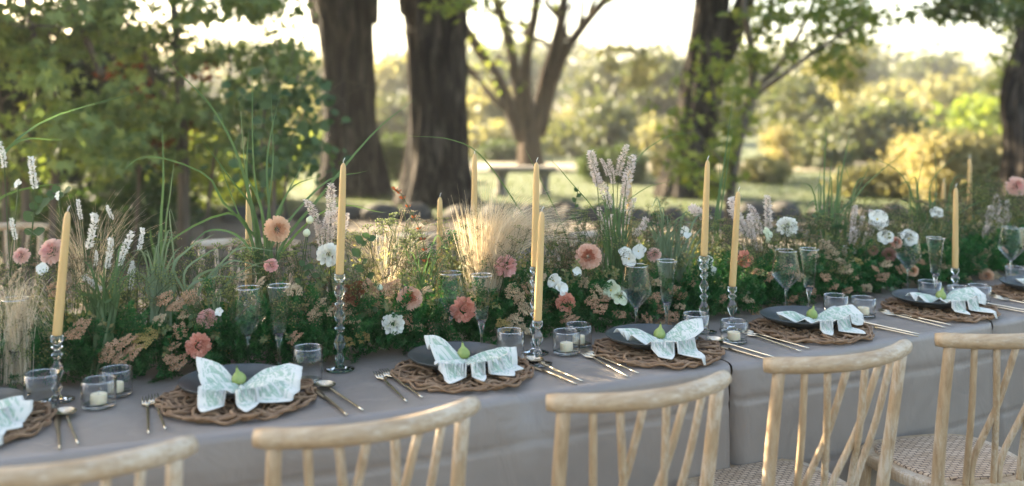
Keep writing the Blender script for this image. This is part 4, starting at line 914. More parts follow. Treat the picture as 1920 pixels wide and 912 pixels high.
# ================================================================== THE FLORAL RUNNER
def proj(P): return 960+P[0]/P[1]*FPX, HOR-(P[2]-CAM_Z)/P[1]*FPX
MARKS = [(107, 600, 'the left-edge taper'), (520, 430, 'the tall peach dahlia'), (665, 551, 'the brown rose'), (372, 648, 'the coral dahlia at lower left'), (768, 560, 'the low peach dahlia'), (949, 499, 'the pink ruffled bloom'),
         (1103, 482, 'the middle peach dahlia'), (1060, 567, 'the coral carnation'), (737, 608, 'the low white bloom'), (1185, 480, 'the white bloom over the wine glass'), (1476, 425, 'the right-hand white bloom'), (616, 478, 'the white bloom by the candle'),
         (1320, 400, 'the tall taper right of middle'), (1380, 450, 'the leaning taper right of middle'), (1792, 420, 'the sixth-setting taper'), (1905, 350, 'the right-edge peach dahlia'), (523, 600, 'the second-setting flute'), (903, 560, 'the third-setting flute'),
         (1250, 540, 'the middle flute'), (1517, 520, 'the fifth-setting flute'), (1754, 480, 'the sixth-setting flute'), (28, 620, 'the left-edge flute'), (465, 590, 'the second-setting wine glass'), (845, 560, 'the third-setting wine glass'), (1193, 540, 'the middle wine glass'), (1703, 470, 'the sixth-setting wine glass'),
         (200, 730, 'the left votive pair'), (1075, 640, 'the middle votive pair'), (980, 430, 'the blond feather grass'), (1140, 340, 'the tall plumes'), (1280, 450, 'the arching grass'), (490, 300, 'the tall green blades'), (1570, 330, 'the right green blades')]
USED = set()
def where(P, head, maxw=16):
    x, y = proj(P); c = sorted(MARKS, key=lambda m: math.hypot(m[0]-x, (m[1]-y)*1.2))
    for pre in ('', 'just ', 'a little ', 'slightly ', 'somewhat '):
        for mx, my, nm in c[:7]:
            dx, dy = x-mx, y-my
            rel = ('right of' if dx > 0 else 'left of') if abs(dx) > abs(dy) else ('below' if dy > 0 else 'above')
            s = f'{head} {pre}{rel} {nm}'
            if s not in USED and len(s.split()) <= maxw: USED.add(s); return s
    return f'{head} right of {c[0][2]}'
def runner_h(p, t):                              # how high the leafy mass stands above the cloth
    u = (t-.70)/.18; e = max(0, 1-u*u)
    return (.255+.035*math.sin(p*3.1+.6)+.025*math.sin(p*7.7+2))*e**.5
def runner_front(p): return .525+.018*math.sin(p*5.3)+.012*math.sin(p*12.1+1)

# --- templates
def needle_frond(seed, n=26):
    r2 = np.random.default_rng(seed); V = []; F = []
    for i in range(n):
        f = .12+.88*i/n; s = (1 if i % 2 else -1); L = .34*(1-f*.65)
        for k in range(3):
            a = s*(.85+.2*r2.normal()); b_ = np.array([math.sin(a)*.0, f, 0]); d = np.array([math.sin(a), math.cos(a)*.6+.25, r2.normal()*.45]); d = unit(d)
            st = b_+d*L*.3*k*.9; dd = unit(d+r2.normal(size=3)*.5); q = len(V); w_ = .034
            sd = unit(np.cross(dd, [0, .2, 1]))*w_; V += [st-sd, st+sd, st+dd*L*.62]; F.append((q, q+1, q+2))
    q = len(V); V += [np.array([-.008, 0, 0]), np.array([.008, 0, 0]), np.array([0, 1, 0])]; F.append((q, q+1, q+2))
    return np.array(V), np.array(F)
OCT = np.array([(1, 0, 0), (-1, 0, 0), (0, 1, 0), (0, -1, 0), (0, 0, 1), (0, 0, -1)], float); OCT_F = np.array([(0, 2, 4), (2, 1, 4), (1, 3, 4), (3, 0, 4), (2, 0, 5), (1, 2, 5), (3, 1, 5), (0, 3, 5)])
def thin(P, r):                                  # three-sided thread
    V, F = tube(np.asarray(P), r, 3, cap=False); T_ = []
    for a, b_, c, d in F: T_ += [(a, b_, c), (a, c, d)]
    return V, np.array(T_)
def umbel_template(seed, heads=5, dots=9, dot=.011):
    """stem along local Y, total height 1: returns (stem verts, faces), (dot verts, faces)"""
    r2 = np.random.default_rng(seed); sv, sf, dv, df = [], [], [], []; ns = nd = 0
    def add(P, r):
        nonlocal ns
        V, F = thin(P, r); sv.append(V); sf.append(F+ns); ns += len(V)
    add([(0, 0, 0), (.02, .4, .01), (0, .72, 0)], .006)
    for h in range(heads):
        f = r2.uniform(.42, .75); a = r2.uniform(0, 6.28); tip = np.array([math.cos(a)*.2, r2.uniform(.78, .98), math.sin(a)*.2]) if h else np.array([0, 1., 0])
        st = np.array([.01, f, 0]); add([st, (st+tip)/2+np.array([0, -.03, 0]), tip*np.array([.85, .93, .85])], .0045)
        for k in range(dots):
            b_ = k*2.4; rr = .085*math.sqrt((k+.5)/dots); e = tip+np.array([math.cos(b_)*rr, -.3*rr*rr/.085+r2.normal()*.006, math.sin(b_)*rr])
            add([tip*np.array([.85, .93, .85]), e], .0022)
            S = dot*r2.uniform(.8, 1.3); R = frames(r2.normal(size=(1, 3)))[0]; dv.append((OCT*S)@R.T+e); df.append(OCT_F+nd); nd += 6
    return (np.concatenate(sv), np.concatenate(sf)), (np.concatenate(dv), np.concatenate(df))
def herb_template(seed, n=16):
    r2 = np.random.default_rng(seed); V, F = thin([(0, 0, 0), (.03, .5, .02), (0, 1, 0)], .006); V = [V]; F = [F]; k = len(V[0])
    for i in range(n):
        f = .15+.85*i/n; a = i*2.4; d = np.array([math.cos(a), .5+.3*r2.normal(), math.sin(a)]); R = frames(d[None], np.array([[0, 1., .2]])+r2.normal(size=(1, 3))*.4)[0]
        V.append((LEAF*.2*(1.1-.5*f))@R.T+np.array([0, f, 0])); F.append(LEAF_F+k); k += 4
    return np.concatenate(V), np.concatenate(F)
# --- dense greenery nobody could count
def spread(n, zlo, zhi, front=0.0, p0=-3.0, p1=4.3, rise=None):
    """foot points and growth directions inside the runner"""
    P = []; D = []
    while len(P) < n:
        p = rng.uniform(p0, p1); t = rng.uniform(.53, .87)
        h = runner_h(p, t); z = TZ+.015+h*rng.uniform(zlo, zhi)
        if t < runner_front(p): continue
        T, N = frame(p); out = (t-.70)/.2; d = np.array([N[0]*out, N[1]*out, 0])*.8+np.array([0, 0, .55])+rng.normal(size=3)*.35
        P.append(tp(p, t, z)); D.append(d)
    return np.array(P), np.array(D)
V_, F_, n_ = [], [], 0
for s in range(4):
    tv, tf = needle_frond(s); P, D = spread(850, .0, .28)
    a, b_ = scatter(tv, tf, P, frames(D), rng.uniform(.07, .125, len(P))); V_.append(a); F_.append(b_+n_); n_ += len(a)
P = []; D = []
for k in range(3400):                            # the ferny skirt resting on the cloth
    p = rng.uniform(-3.0, 4.3); tf_ = runner_front(p); T, N = frame(p); P.append(tp(p, tf_+rng.uniform(-.005, .06), TZ+.012+abs(rng.normal())*.06))
    d = -N*rng.uniform(.1, .9); D.append(np.array([d[0], d[1], rng.uniform(-.05, .9)])+rng.normal(size=3)*.25)
tv, tf = needle_frond(9); S_ = rng.uniform(.055, .1, len(P)); a, b_ = scatter(tv, tf, np.array(P), frames(np.array(D)), S_)
a[:, 2] = np.maximum(a[:, 2], TZ+.004); V_.append(a); F_.append(b_+n_)
tag(link('fern_foliage', fast_mesh('fern_foliage', np.concatenate(V_), np.concatenate(F_), [M['fern']])), 'dark green ferny foliage along the foot of the flower runner', 'foliage', kind='stuff')
V_, F_, n_ = [], [], 0
for s in range(3):
    tv, tf = herb_template(s); P, D = spread(420, .35, .8)
    a, b_ = scatter(tv, tf, P, frames(D), rng.uniform(.07, .13, len(P))); V_.append(a); F_.append(b_+n_); n_ += len(a)
tag(link('herb_foliage', fast_mesh('herb_foliage', np.concatenate(V_), np.concatenate(F_), [M['herb']])), 'mixed small-leaved green herbs filling the flower runner', 'foliage', kind='stuff')
for nm, mt, n, dot, lab, sd in (('seed_heads', 'seed', 260, .012, 'tan wispy seed heads scattered through the flower runner', 20), ('green_umbels', 'green_umbel', 200, .012, 'tiny yellow-green umbel flowers scattered through the runner', 40)):
    V_, F_, n_, Mi = [], [], 0, []
    for s in range(3):
        (sv, sf), (dv, df) = umbel_template(sd+s); P, D = spread(n, .45, .8); R = frames(D*np.array([.6, .6, 1])); S_ = rng.uniform(.11, .19, len(P))
        for tv, tf, mi in ((sv, sf, 0), (dv, df, 1)):
            a, b_ = scatter(tv, tf, P, R, S_); V_.append(a); F_.append(b_+n_); n_ += len(a); Mi.append(np.full(len(b_), mi))
    tag(link(nm, fast_mesh(nm, np.concatenate(V_), np.concatenate(F_), [M['stem'], M[mt]], np.concatenate(Mi))), lab, 'filler flowers', kind='stuff')

def t_at(x, y, t0):                              # how far back a head seen at (x, y) sits: the mound slopes back as it rises
    t = t0
    for _ in range(4): t = min(t0, float(np.interp(sheet(x, y, t)[2]-TZ, [.04, .12, .2, .28, .36], [.48, .495, .53, .575, .63])))
    return t
# --- single flowers: the stem foot stands in the runner, the bloom faces roughly towards the chairs
PETAL = []
def petal_template(wd=.5, cup=.25, tip=.12, curl=.0, nx=3, ny=5, ruffle=0, seed=0):
    r2 = np.random.default_rng(seed); V = []
    for i in range(ny):
        f = i/(ny-1); w_ = wd*(math.sin(PI*min(1, .12+f*.82))**.8)*.5+tip*.1*f
        for j in range(nx):
            g = j/(nx-1)*2-1; V.append((g*w_, f*(1-.06*abs(g)), cup*(g*w_)**2*4+curl*f*f+ruffle*f*r2.normal()))
    return np.array(V), np.array([(i*nx+j, i*nx+j+1, (i+1)*nx+j+1, (i+1)*nx+j) for i in range(ny-1) for j in range(nx-1)])
def dahlia_mesh(name, mo, mh, n=120, seed=0, loose=.06, wd=.5, ruffle=.03, tilt0=4, tilt1=108, heart=.22):
    r2 = np.random.default_rng(seed); pv, pf = petal_template(wd, .5, 1, .12, 3, 4, ruffle, seed)
    P, D, U, S = [], [], [], []
    for i in range(n):
        f = (i+.5)/n; th = math.radians(tilt0+(tilt1-tilt0)*f**.62); ph = i*2.39996
        d = np.array([math.sin(th)*math.cos(ph), math.sin(th)*math.sin(ph), math.cos(th)]); d = unit(d+r2.normal(size=3)*loose)
        P.append(d*np.array([.5, .5, .46])*(.75+.25*f)); D.append(d); U.append(np.array([0, 0, 1.])+d*.01 if th > .2 else np.array([1., 0, .1])); S.append((.36+.16*f)*r2.uniform(.88, 1.12))
    V, F = scatter(pv, pf, np.array(P), frames(np.array(D), np.array(U)), np.array(S))
    mi = np.repeat((np.arange(n)/n < heart).astype(int), len(pf))
    return fast_mesh(name, V, F, [M[mo], M[mh]], mi, smooth=True)
def rose_mesh(name, mat, n=26, seed=0):
    r2 = np.random.default_rng(seed); pv, pf = petal_template(1.0, .9, 1, .45, 5, 6, .02, seed); P, D, U, S = [], [], [], []
    for i in range(n):
        f = (i+.5)/n; th = math.radians(4+80*f**1.1); ph = i*2.39996
        out = np.array([math.cos(ph), math.sin(ph), 0]); d = out*math.sin(th)+np.array([0, 0, math.cos(th)])
        P.append(out*(.05+.42*f)+np.array([0, 0, -.32+.12*(1-f)])); D.append(d); U.append(-out*math.cos(th)+np.array([0, 0, math.sin(th)])); S.append(.5+.28*f)
    V, F = scatter(pv, pf, np.array(P), frames(np.array(D), np.array(U)), np.array(S)); return fast_mesh(name, V, F, [M[mat]], smooth=True)
BL = {'peach': dahlia_mesh('bloom', 'peach', 'peach_heart', 130, 1), 'apricot': dahlia_mesh('bloom', 'apricot', 'apricot_heart', 170, 2, .05, .34), 'coral': dahlia_mesh('bloom', 'coral', 'coral', 120, 3, .2, .55, .09),
      'pink': dahlia_mesh('bloom', 'pink', 'pink', 110, 4, .25, .6, .1, 4, 120), 'blush': dahlia_mesh('bloom', 'blush', 'pink', 130, 5, .12, .5, .05), 'dusty': dahlia_mesh('bloom', 'dusty', 'dusty', 120, 6, .05, .3), 'rose': rose_mesh('bloom', 'brown_rose', 26, 2),
      'white_full': dahlia_mesh('bloom', 'white_petal', 'green_white', 80, 7, .2, .7, .03, 4, 105, .06)}
def stem_path(q, lean=None):
    p, t = param(q[0], q[1]); t2 = min(max(t, .55), .82); h = q[2]-TZ; f = tp(p+rng.uniform(-.05, .05), t2*.6+.69*.4, TZ+.03)
    m = (f+q)/2+np.array([rng.normal()*.01, .01, .02]); return f, bez(f, m, q, 8)
def bloom(kind, x, y, rpx, t, label, cat='flower', group='blooms in the runner', face=None):
    q = sheet(x, y, t_at(x, y, t-.02)); r = rpx/FPX*q[1]; f, P = stem_path(q-np.array([0, -.012, .01])); o = thing('flower', label, cat, f, group=group); USED.add(label)
    link('stem', Geo().add(*tube(P-f, .0022, 6)).mesh('stem', M['stem']), o)
    d = Vector(face) if face else Vector((-q[0]*.3+rng.normal()*.25, -1, .45+rng.normal()*.2)); e = d.to_track_quat('Z', 'Y').to_euler()
    link('bloom', BL[kind], o, q-f, e, r*1.02)
for k in (('apricot', 520, 430, 25, .66, 'tall apricot-peach dahlia standing among the green blades', (.5, -1, .1)), ('blush', 98, 472, 26, .62, 'pale blush ruffled bloom behind the left-edge taper', (-.2, -1, .5)),
          ('rose', 665, 551, 23, .53, 'brown ruffled rose right of the second candle', (-.1, -1, .35)), ('peach', 768, 560, 24, .52, 'peach dahlia low in the runner above the white bloom', (.1, -1, .3)),
          ('coral', 868, 581, 25, .5, 'coral-pink dahlia seen behind the third-setting glasses', (.2, -1, .3)), ('pink', 949, 499, 23, .56, 'bright pink ruffled bloom left of the crossing tapers', (.7, -1, .2)),
          ('peach', 1103, 481, 25, .6, 'peach dahlia with a dark heart left of the white bloom', (-.1, -1, .25)), ('coral', 1060, 567, 19, .5, 'small coral carnation-like bloom right of the crossing tapers', (0, -1, .2)),
          ('coral', 372, 648, 24, .47, 'deep coral dahlia low at the left of the runner', (.5, -1, .1)), ('pink', 388, 598, 20, .52, 'coral-pink bloom above the deep coral dahlia', (.3, -1, .4)),
          ('blush', 1906, 350, 19, .66, 'peach dahlia standing high at the right edge', (-.2, -1, .2)), ('apricot', 1850, 518, 14, .52, 'small yellow-peach bloom at the right near the sixth setting', (-.2, -1, .2)),
          ('dusty', 1667, 478, 14, .56, 'dusty brown round bloom left of the sixth wine glass', (-.2, -1, .3)), ('dusty', 1637, 470, 10, .58, 'small dusty brown bloom beside the larger dusty one', (-.2, -1, .3)),
          ('coral', 1396, 486, 17, .62, 'red-coral bloom behind the leaning taper', (.3, -1, .4)), ('blush', 1226, 478, 14, .68, 'peach bloom half hidden behind the arching grass', (-.3, -1, .4)),
          ('apricot', 1712, 508, 11, .5, 'small ochre bloom under the sixth wine glass', (0, -1, .2)), ('white_full', 616, 478, 23, .58, 'full white bloom left of the second candle', (.2, -1, .2)), ('white_full', 737, 608, 22, .48, 'cream white bloom low between the second and third settings', (.2, -1, .1)),
          ('white_full', 1476, 425, 20, .64, 'white ruffled bloom standing high right of the leaning taper', (-.1, -1, .5)), ('pink', 508, 498, 14, .6, 'small rosy bloom under the tall apricot dahlia', (.2, -1, .3)), ('peach', 1680, 455, 12, .6, 'small peach bloom among white blooms at the right', (0, -1, .5)),
          ('blush', 40, 480, 16, .62, 'white-blush bloom at the left edge behind the flute', (0, -1, .4)), ('coral', 300, 520, 0.1, .6, 'x')):
    if k[5] != 'x': bloom(*k[:6], face=k[6] if len(k) > 6 else None)
PV, PF = petal_template(1.05, .25, 1, -.12, 5, 6, .012, 3); WP = fast_mesh('petal', PV, PF, [M['white_petal']], smooth=True); GP = fast_mesh('petal', PV, PF, [M['green_white']], smooth=True)
HEART = Geo().add(*lathe([(0, 0), (.12, .02), (.13, .08), (.07, .13), (0, .14)], 10)).mesh('heart', M['yellow'])
def open_flower(x, y, rpx, t, label, n=6, me=WP, face=None):
    q = sheet(x, y, t_at(x, y, t-.025)); r = rpx/FPX*q[1]; f, P = stem_path(q); o = thing('flower', label, 'flower', f, group='blooms in the runner'); USED.add(label)
    link('stem', Geo().add(*tube(P-f, .0018, 6)).mesh('stem', M['stem']), o)
    d = Vector(face or (rng.normal()*.4, -1, .5)); qm = d.to_track_quat('Z', 'Y')
    for i in range(n):
        rot = qm.to_matrix() @ Matrix.Rotation(i*2*PI/n+rng.normal()*.1, 3, 'Z') @ Matrix.Rotation(.22+rng.normal()*.12, 3, 'X')
        link('petal', me, o, q-f+np.array([rng.normal()*.001, -.001*i, 0]), rot.to_euler(), r*rng.uniform(.9, 1.1))
    link('heart', HEART, o, q-f, qm.to_euler(), r)
for a in ((1180, 486, 17, .58, 'white open bloom just above the middle wine glass', 6, WP), (1198, 472, 15, .6, 'white open bloom behind the one over the wine glass', 6, WP), (1172, 474, 13, .62, 'small white bloom left of the pair over the wine glass', 5, WP),
          (1040, 528, 15, .54, 'white pansy with a yellow heart right of the tapers', 5, WP), (1052, 542, 14, .52, 'lower white pansy beside the yellow-hearted one', 5, WP), (1146, 545, 19, .53, 'greenish white drooping bloom left of the wine glass', 5, GP), (1160, 558, 17, .5, 'pale green drooping bloom below the greenish white one', 5, GP),
          (1645, 412, 20, .66, 'white bloom with a pale heart above the dusty blooms', 6, WP), (1660, 445, 15, .62, 'white bloom below the high pale-hearted one at right', 6, WP), (1704, 448, 17, .6, 'white bloom behind the sixth-setting wine glass', 6, WP), (1322, 492, 15, .6, 'white bloom behind the tall candlestick right of middle', 6, WP),
          (1284, 436, 13, .68, 'white bloom inside the arching grass', 6, WP), (1437, 437, 11, .64, 'small mint-white bloom left of the right-hand white bloom', 5, GP), (1332, 508, 11, .58, 'small white bloom below the one behind the candlestick', 5, WP), (80, 505, 12, .6, 'small white bloom right of the left-edge flute', 6, WP), (412, 585, 9, .5, 'tiny white bloom above the coral dahlia', 5, WP), (1082, 510, 10, .58, 'small white bloom below the middle peach dahlia', 5, WP),
          (35, 345, 9, .66, 'tiny white bloom high at the left edge', 5, WP), (110, 368, 9, .68, 'tiny white bloom above the left-edge taper', 5, WP), (1755, 400, 12, .66, 'white bloom left of the sixth-setting taper', 6, WP)):
    open_flower(*a)
def bud(x, y, rpx, t, label):
    q = sheet(x, y, t); r = rpx/FPX*q[1]; f, P = stem_path(q); o = thing('flower_bud', label, 'bud', f, group='green buds'); link('stem', Geo().add(*tube(P-f, .0015, 5)).mesh('stem', M['stem']), o)
    link('bud', Geo().add(*lathe([(0, -1), (.5, -.8), (.9, -.2), (.85, .3), (.5, .75), (.2, 1), (0, 1.02)], 10)).mesh('bud', M['green_white']), o, q-f, (.3, .2, 0), r)
for a in ((581, 413, 8, .62, 'upper pale green bud left of the second candle'), (575, 437, 8, .6, 'lower pale green bud left of the second candle'), (712, 540, 7, .52, 'pale green bud between the rose and peach dahlia'), (1130, 560, 7, .52, 'pale green bud beside the drooping greenish bloom'), (1440, 450, 7, .62, 'mint bud left of the high white bloom')): bud(*a)

# --- yarrow heads
def yarrow_mesh(name, mat, seed, n=95):
    r2 = np.random.default_rng(seed); V, F, k = [], [], 0; sub = [(0, 0)]+[(.62*math.cos(i*1.05+r2.normal()*.2)*r2.uniform(.8, 1.1), .62*math.sin(i*1.05)*r2.uniform(.8, 1.1)) for i in range(6)]
    Mi = []
    for (sx, sy) in sub:
        zc = .42-.75*(sx*sx+sy*sy)+r2.normal()*.1; a, b_ = thin([(0, 0, -.9), (sx*.5, sy*.5, -.25), (sx, sy, zc-.15)], .03); V.append(a); F.append(b_+k); k += len(a); Mi += [0]*len(b_)
        for i in range(n//7):
            ang = i*2.4; rr = .36*math.sqrt((i+.5)/(n//7)); e = np.array([sx+rr*math.cos(ang), sy+rr*math.sin(ang), zc-.5*rr*rr+r2.normal()*.035]); S = r2.uniform(.085, .12)
            R = frames(r2.normal(size=(1, 3)))[0]; V.append((OCT*np.array([1, 1, .75])*S)@R.T+e); F.append(OCT_F+k); k += 6; Mi += [1]*8
            V.append((OCT*S*.8)@R.T@R.T+e+r2.normal(size=3)*.05); F.append(OCT_F+k); k += 6; Mi += [1]*8
    return fast_mesh(name, np.concatenate(V), np.concatenate(F), [M['stem'], M[mat]], Mi)
YM = {'t': [yarrow_mesh('flower_head', 'yarrow', s) for s in range(3)], 'p': [yarrow_mesh('flower_head', 'yarrow2', s+5) for s in range(3)], 'y': [yarrow_mesh('flower_head', 'yarrow_y', 9)]}
YN = {'t': 'tan-pink yarrow head', 'p': 'pale tan yarrow head', 'y': 'ochre yarrow head'}
ypos = [(200, 665, 't'), (228, 672, 't'), (252, 660, 't'), (215, 650, 't'), (268, 640, 'y'), (240, 640, 't'), (310, 560, 't'), (330, 575, 't'), (345, 590, 'p'), (340, 620, 't'), (325, 650, 't'), (318, 675, 't'), (335, 680, 't'), (300, 600, 'p'), (282, 625, 'y'), (355, 560, 't'),
        (140, 625, 't'), (155, 610, 't'), (600, 572, 'p'), (620, 585, 'p'), (650, 595, 'p'), (670, 610, 'p'), (680, 630, 'y'), (655, 640, 'y'), (590, 590, 'p'), (640, 570, 't'), (553, 635, 't'), (690, 535, 't'), (705, 550, 't'), (725, 545, 't'), (740, 535, 't'), (718, 570, 't'), (750, 585, 't'), (765, 595, 't'), (780, 615, 'p'),
        (640, 540, 'p'), (960, 545, 'p'), (975, 560, 'p'), (985, 580, 'p'), (965, 600, 'p'), (945, 610, 'y'), (978, 618, 'p'), (990, 540, 't'), (1110, 565, 't'), (1125, 580, 't'), (1118, 545, 'p'), (1095, 530, 'p'), (1075, 600, 't'), (1062, 595, 't'), (1135, 560, 't'), (1265, 545, 't'), (1280, 555, 't'), (1240, 580, 't'), (1260, 595, 't'), (1245, 610, 't'), (1275, 575, 'p'), (1225, 560, 't'), (1215, 600, 't'), (1230, 530, 'p'),
        (1545, 460, 'p'), (1560, 475, 'p'), (1575, 490, 'p'), (1585, 505, 'p'), (1480, 505, 't'), (1500, 520, 'p'), (1545, 520, 't'), (1560, 535, 't'), (1485, 560, 't'), (1478, 580, 't'), (1440, 520, 't'), (1420, 510, 't'), (1600, 520, 't'), (1690, 505, 't'), (1725, 490, 't'), (1640, 505, 't'), (1880, 470, 't'), (1890, 500, 't'), (1850, 475, 'p'), (1900, 520, 'y'), (1830, 500, 't'), (450, 520, 'p'), (490, 530, 'p'), (550, 545, 'p'), (30, 520, 'p'), (110, 540, 't'), (1015, 520, 'p'), (880, 540, 'p'), (800, 545, 'p'), (1160, 590, 't'), (1520, 545, 't'), (1590, 545, 't'), (1625, 540, 'p'), (1655, 520, 't'), (1770, 500, 'p'), (1812, 525, 't'), (1790, 470, 't'), (1865, 520, 'p'), (1350, 560, 't'), (1400, 560, 'p'), (1415, 585, 't'), (1300, 530, 'p'), (1660, 495, 'p'), (1525, 480, 'p'), (1610, 490, 'y')]
for i, (x, y, k) in enumerate(ypos):
    t = t_at(x, y, .6); q = sheet(x, y, t); f, P = stem_path(q); o = thing('yarrow', where(q, YN[k]), 'yarrow', f, group='yarrow heads in the runner')
    link('stem', Geo().add(*tube(P-f, .0013, 5)).mesh('stem', M['stem']), o)
    d = Vector((rng.normal()*.35, -.55, .8+rng.normal()*.25)); link('flower_head', YM[k][i % len(YM[k])], o, q-f, d.to_track_quat('Z', 'Y').to_euler(), random.uniform(.020, .030))

# --- feathery plumes and white spikes
def plume_mesh(seed, L=1.0, bend=.1, florets=150, bristles=260, wd=.075, mat='plume', floret=.06, bl=.11):
    r2 = np.random.default_rng(seed); P, D, S = [], [], []
    def axis(f): return np.array([bend*f*f, 0, f*L])
    def rad(f): return wd*(math.sin(PI*min(1, .08+f*.88))**.6)
    for i in range(florets):
        f = (i+.5)/florets; a = i*2.4+r2.normal()*.3; d = np.array([math.cos(a), math.sin(a), .55]); P.append(axis(f)+np.array([math.cos(a), math.sin(a), 0])*rad(f)*.35); D.append(d+r2.normal(size=3)*.25); S.append(floret*r2.uniform(.7, 1.2))
    V1, F1 = scatter(LEAF, LEAF_F, np.array(P), frames(np.array(D)), np.array(S)); P, D, S = [], [], []
    for i in range(bristles):
        f = r2.uniform(.02, 1); a = r2.uniform(0, 6.28); P.append(axis(f)); D.append(np.array([math.cos(a), math.sin(a), .5+.4*r2.normal()])); S.append(bl*r2.uniform(.6, 1.1)*(.5+rad(f)/wd*.5))
    V, F = V1, F1
    if bristles:
        V2, F2 = scatter(np.array([(-.022, 0, 0), (.022, 0, 0), (0, 1, 0)]), np.array([(0, 1, 2)]), np.array(P), frames(np.array(D)), np.array(S)); V = np.concatenate([V1, V2]); F = np.concatenate([F1, F2+len(V1)])
    return fast_mesh('plume', V, F, [M[mat]])
PLU = [plume_mesh(s, 1, b) for s, b in ((1, .05), (2, .18), (3, -.12))]; SPK = [plume_mesh(s, 1, b, 110, 0, .09, 'white_spike', .115) for s, b in ((4, .06), (5, -.1), (6, .2))]
def plume(x0, y0, x1, y1, t, kind='p', nm='feathery pinkish-white grass plume'):
    a, b_ = sheet(x0, y0, t), sheet(x1, y1, t); b_[1] += rng.normal()*.015; L = float(np.linalg.norm(b_-a)); p, tt = param(a[0], a[1]); f = tp(p+rng.normal()*.02, .62, TZ+.03)
    if kind == 'p': o = thing('grass_plume', where((a+b_)/2, nm), 'plume', f, group='feathery plumes in the runner')
    else: o = thing('white_flower_spike', where((a+b_)/2, 'slender white flower spike'), 'flower spike', f, group='white flower spikes at the left')
    d = unit(b_-a); P = bez(f, a-d*L*.5, a+d*L*.4, 10); link('stem', Geo().add(*tube(P-f, .0014, 5)).mesh('stem', M['stem']), o)
    lst = PLU if kind == 'p' else SPK; link('plume', lst[rng.integers(3)], o, a-f, Vector(d).to_track_quat('Z', 'Y').to_euler(), (min(L*1.9, .26) if kind == 'p' else min(L, .2),)*2+(L,))
for k in ((1122, 350, 1104, 282), (1140, 330, 1132, 298), (1150, 345, 1145, 300), (1158, 330, 1170, 272), (1170, 370, 1180, 290), (1165, 400, 1178, 340), (1145, 390, 1125, 325), (1138, 440, 1122, 392), (1175, 420, 1180, 372), (1190, 440, 1228, 413), (1150, 450, 1135, 400), (1330, 408, 1278, 386),
          (600, 440, 588, 375), (612, 450, 606, 395), (618, 420, 624, 345), (628, 450, 634, 390), (604, 470, 594, 420), (618, 475, 616, 425), (640, 450, 652, 400),
          (1395, 430, 1364, 370), (1402, 445, 1378, 395), (1412, 450, 1400, 400), (1425, 440, 1424, 385), (1440, 430, 1446, 368), (1418, 470, 1410, 430), (1600, 475, 1590, 425), (1608, 450, 1612, 405), (1618, 470, 1632, 415), (1598, 430, 1605, 385), (1630, 440, 1640, 395), (1590, 500, 1580, 460),
          (1858, 440, 1848, 385), (1868, 430, 1872, 365), (1875, 445, 1898, 395), (1862, 465, 1860, 420), (1850, 450, 1832, 420), (1880, 425, 1885, 375)):
    plume(*k, .63)
for k in ((66, 355, 58, 295), (8, 315, 2, 265), (152, 412, 146, 375), (212, 412, 205, 385), (165, 468, 180, 402), (200, 505, 210, 448), (222, 500, 236, 438), (244, 545, 246, 495), (190, 545, 160, 512), (178, 500, 188, 470), (120, 460, 126, 425), (190, 632, 206, 602), (240, 520, 250, 490), (30, 450, 22, 410), (260, 470, 268, 430)):
    plume(*k, .6, 's')
# --- blond feather grass: masses of hair-fine stalks, three clumps
def hair_clump(label, foot, tips, n, t, spread_, wd=.0011):
    f = sheet(*foot, t); f[2] = TZ+.03; V, F, k = [], [], 0; r2 = np.random.default_rng(foot[0]+400); o = thing('feather_grass', label, 'grass', f, group='blond feather grass clumps')
    for i in range(n):
        tx, ty, bend, up = tips[r2.integers(len(tips))]; e = sheet(tx+r2.normal()*spread_[0], ty+r2.normal()*spread_[1], t)+np.array([0, r2.normal()*.05, 0])
        s = f+np.array([r2.normal()*.016, r2.normal()*.016, 0]); m = (s+e)/2+np.array([-bend*(e[0]-s[0]), 0, up*(.6+.6*r2.random())]); P = bez(s, m, e, 9)
        sd = unit(np.array([r2.normal(), r2.normal()*.6, r2.normal()*.3])); W = (wd*np.linspace(1, .35, 9))[:, None]*sd; V.append(np.stack([P-W, P+W], 1).reshape(-1, 3)-f)
        F += [(k+2*j, k+2*j+1, k+2*j+3, k+2*j+2) for j in range(8)]; k += 18
    c = link('stalks', fast_mesh('stalks', np.concatenate(V), np.array(F), [M['blond']]), o); c['kind'] = 'stuff'
hair_clump('fountain of blond feather grass in the middle, left of the crossing tapers', (905, 520), [(905, 398, 0, 0), (925, 388, .1, .02), (890, 405, 0, 0), (950, 400, .4, .08), (990, 402, .5, .14), (1030, 412, .5, .18), (1065, 420, .5, .2), (1000, 430, .5, .18), (965, 405, .4, .1), (1040, 400, .5, .16)], 1500, .60, (24, 16), .0008)
hair_clump('drooping blond feather grass at the left edge behind the flute', (30, 560), [(75, 560, .5, .22), (60, 600, .5, .25), (15, 600, .2, .25), (90, 590, .5, .25), (-20, 590, .2, .22), (40, 610, .3, .25)], 240, .5, (22, 30), .0007)
hair_clump('wispy tan grass at the left behind the white spikes', (170, 520), [(90, 420, .6, .12), (230, 390, .5, .12), (280, 410, .5, .14), (70, 440, .6, .14), (150, 400, .3, .04)], 130, .7, (36, 22), .0005)
hair_clump('wispy tan grass around the sunlit green umbels', (720, 540), [(630, 440, .5, .12), (700, 425, .3, .04), (760, 430, .3, .05), (810, 455, .5, .12), (660, 450, .5, .1)], 200, .66, (30, 18), .0006)
hair_clump('wispy tan grass behind the right-hand white blooms', (1700, 520), [(1640, 430, .2, .05), (1720, 410, 0, .02), (1780, 430, .4, .1)], 160, .68, (30, 16), .0006)

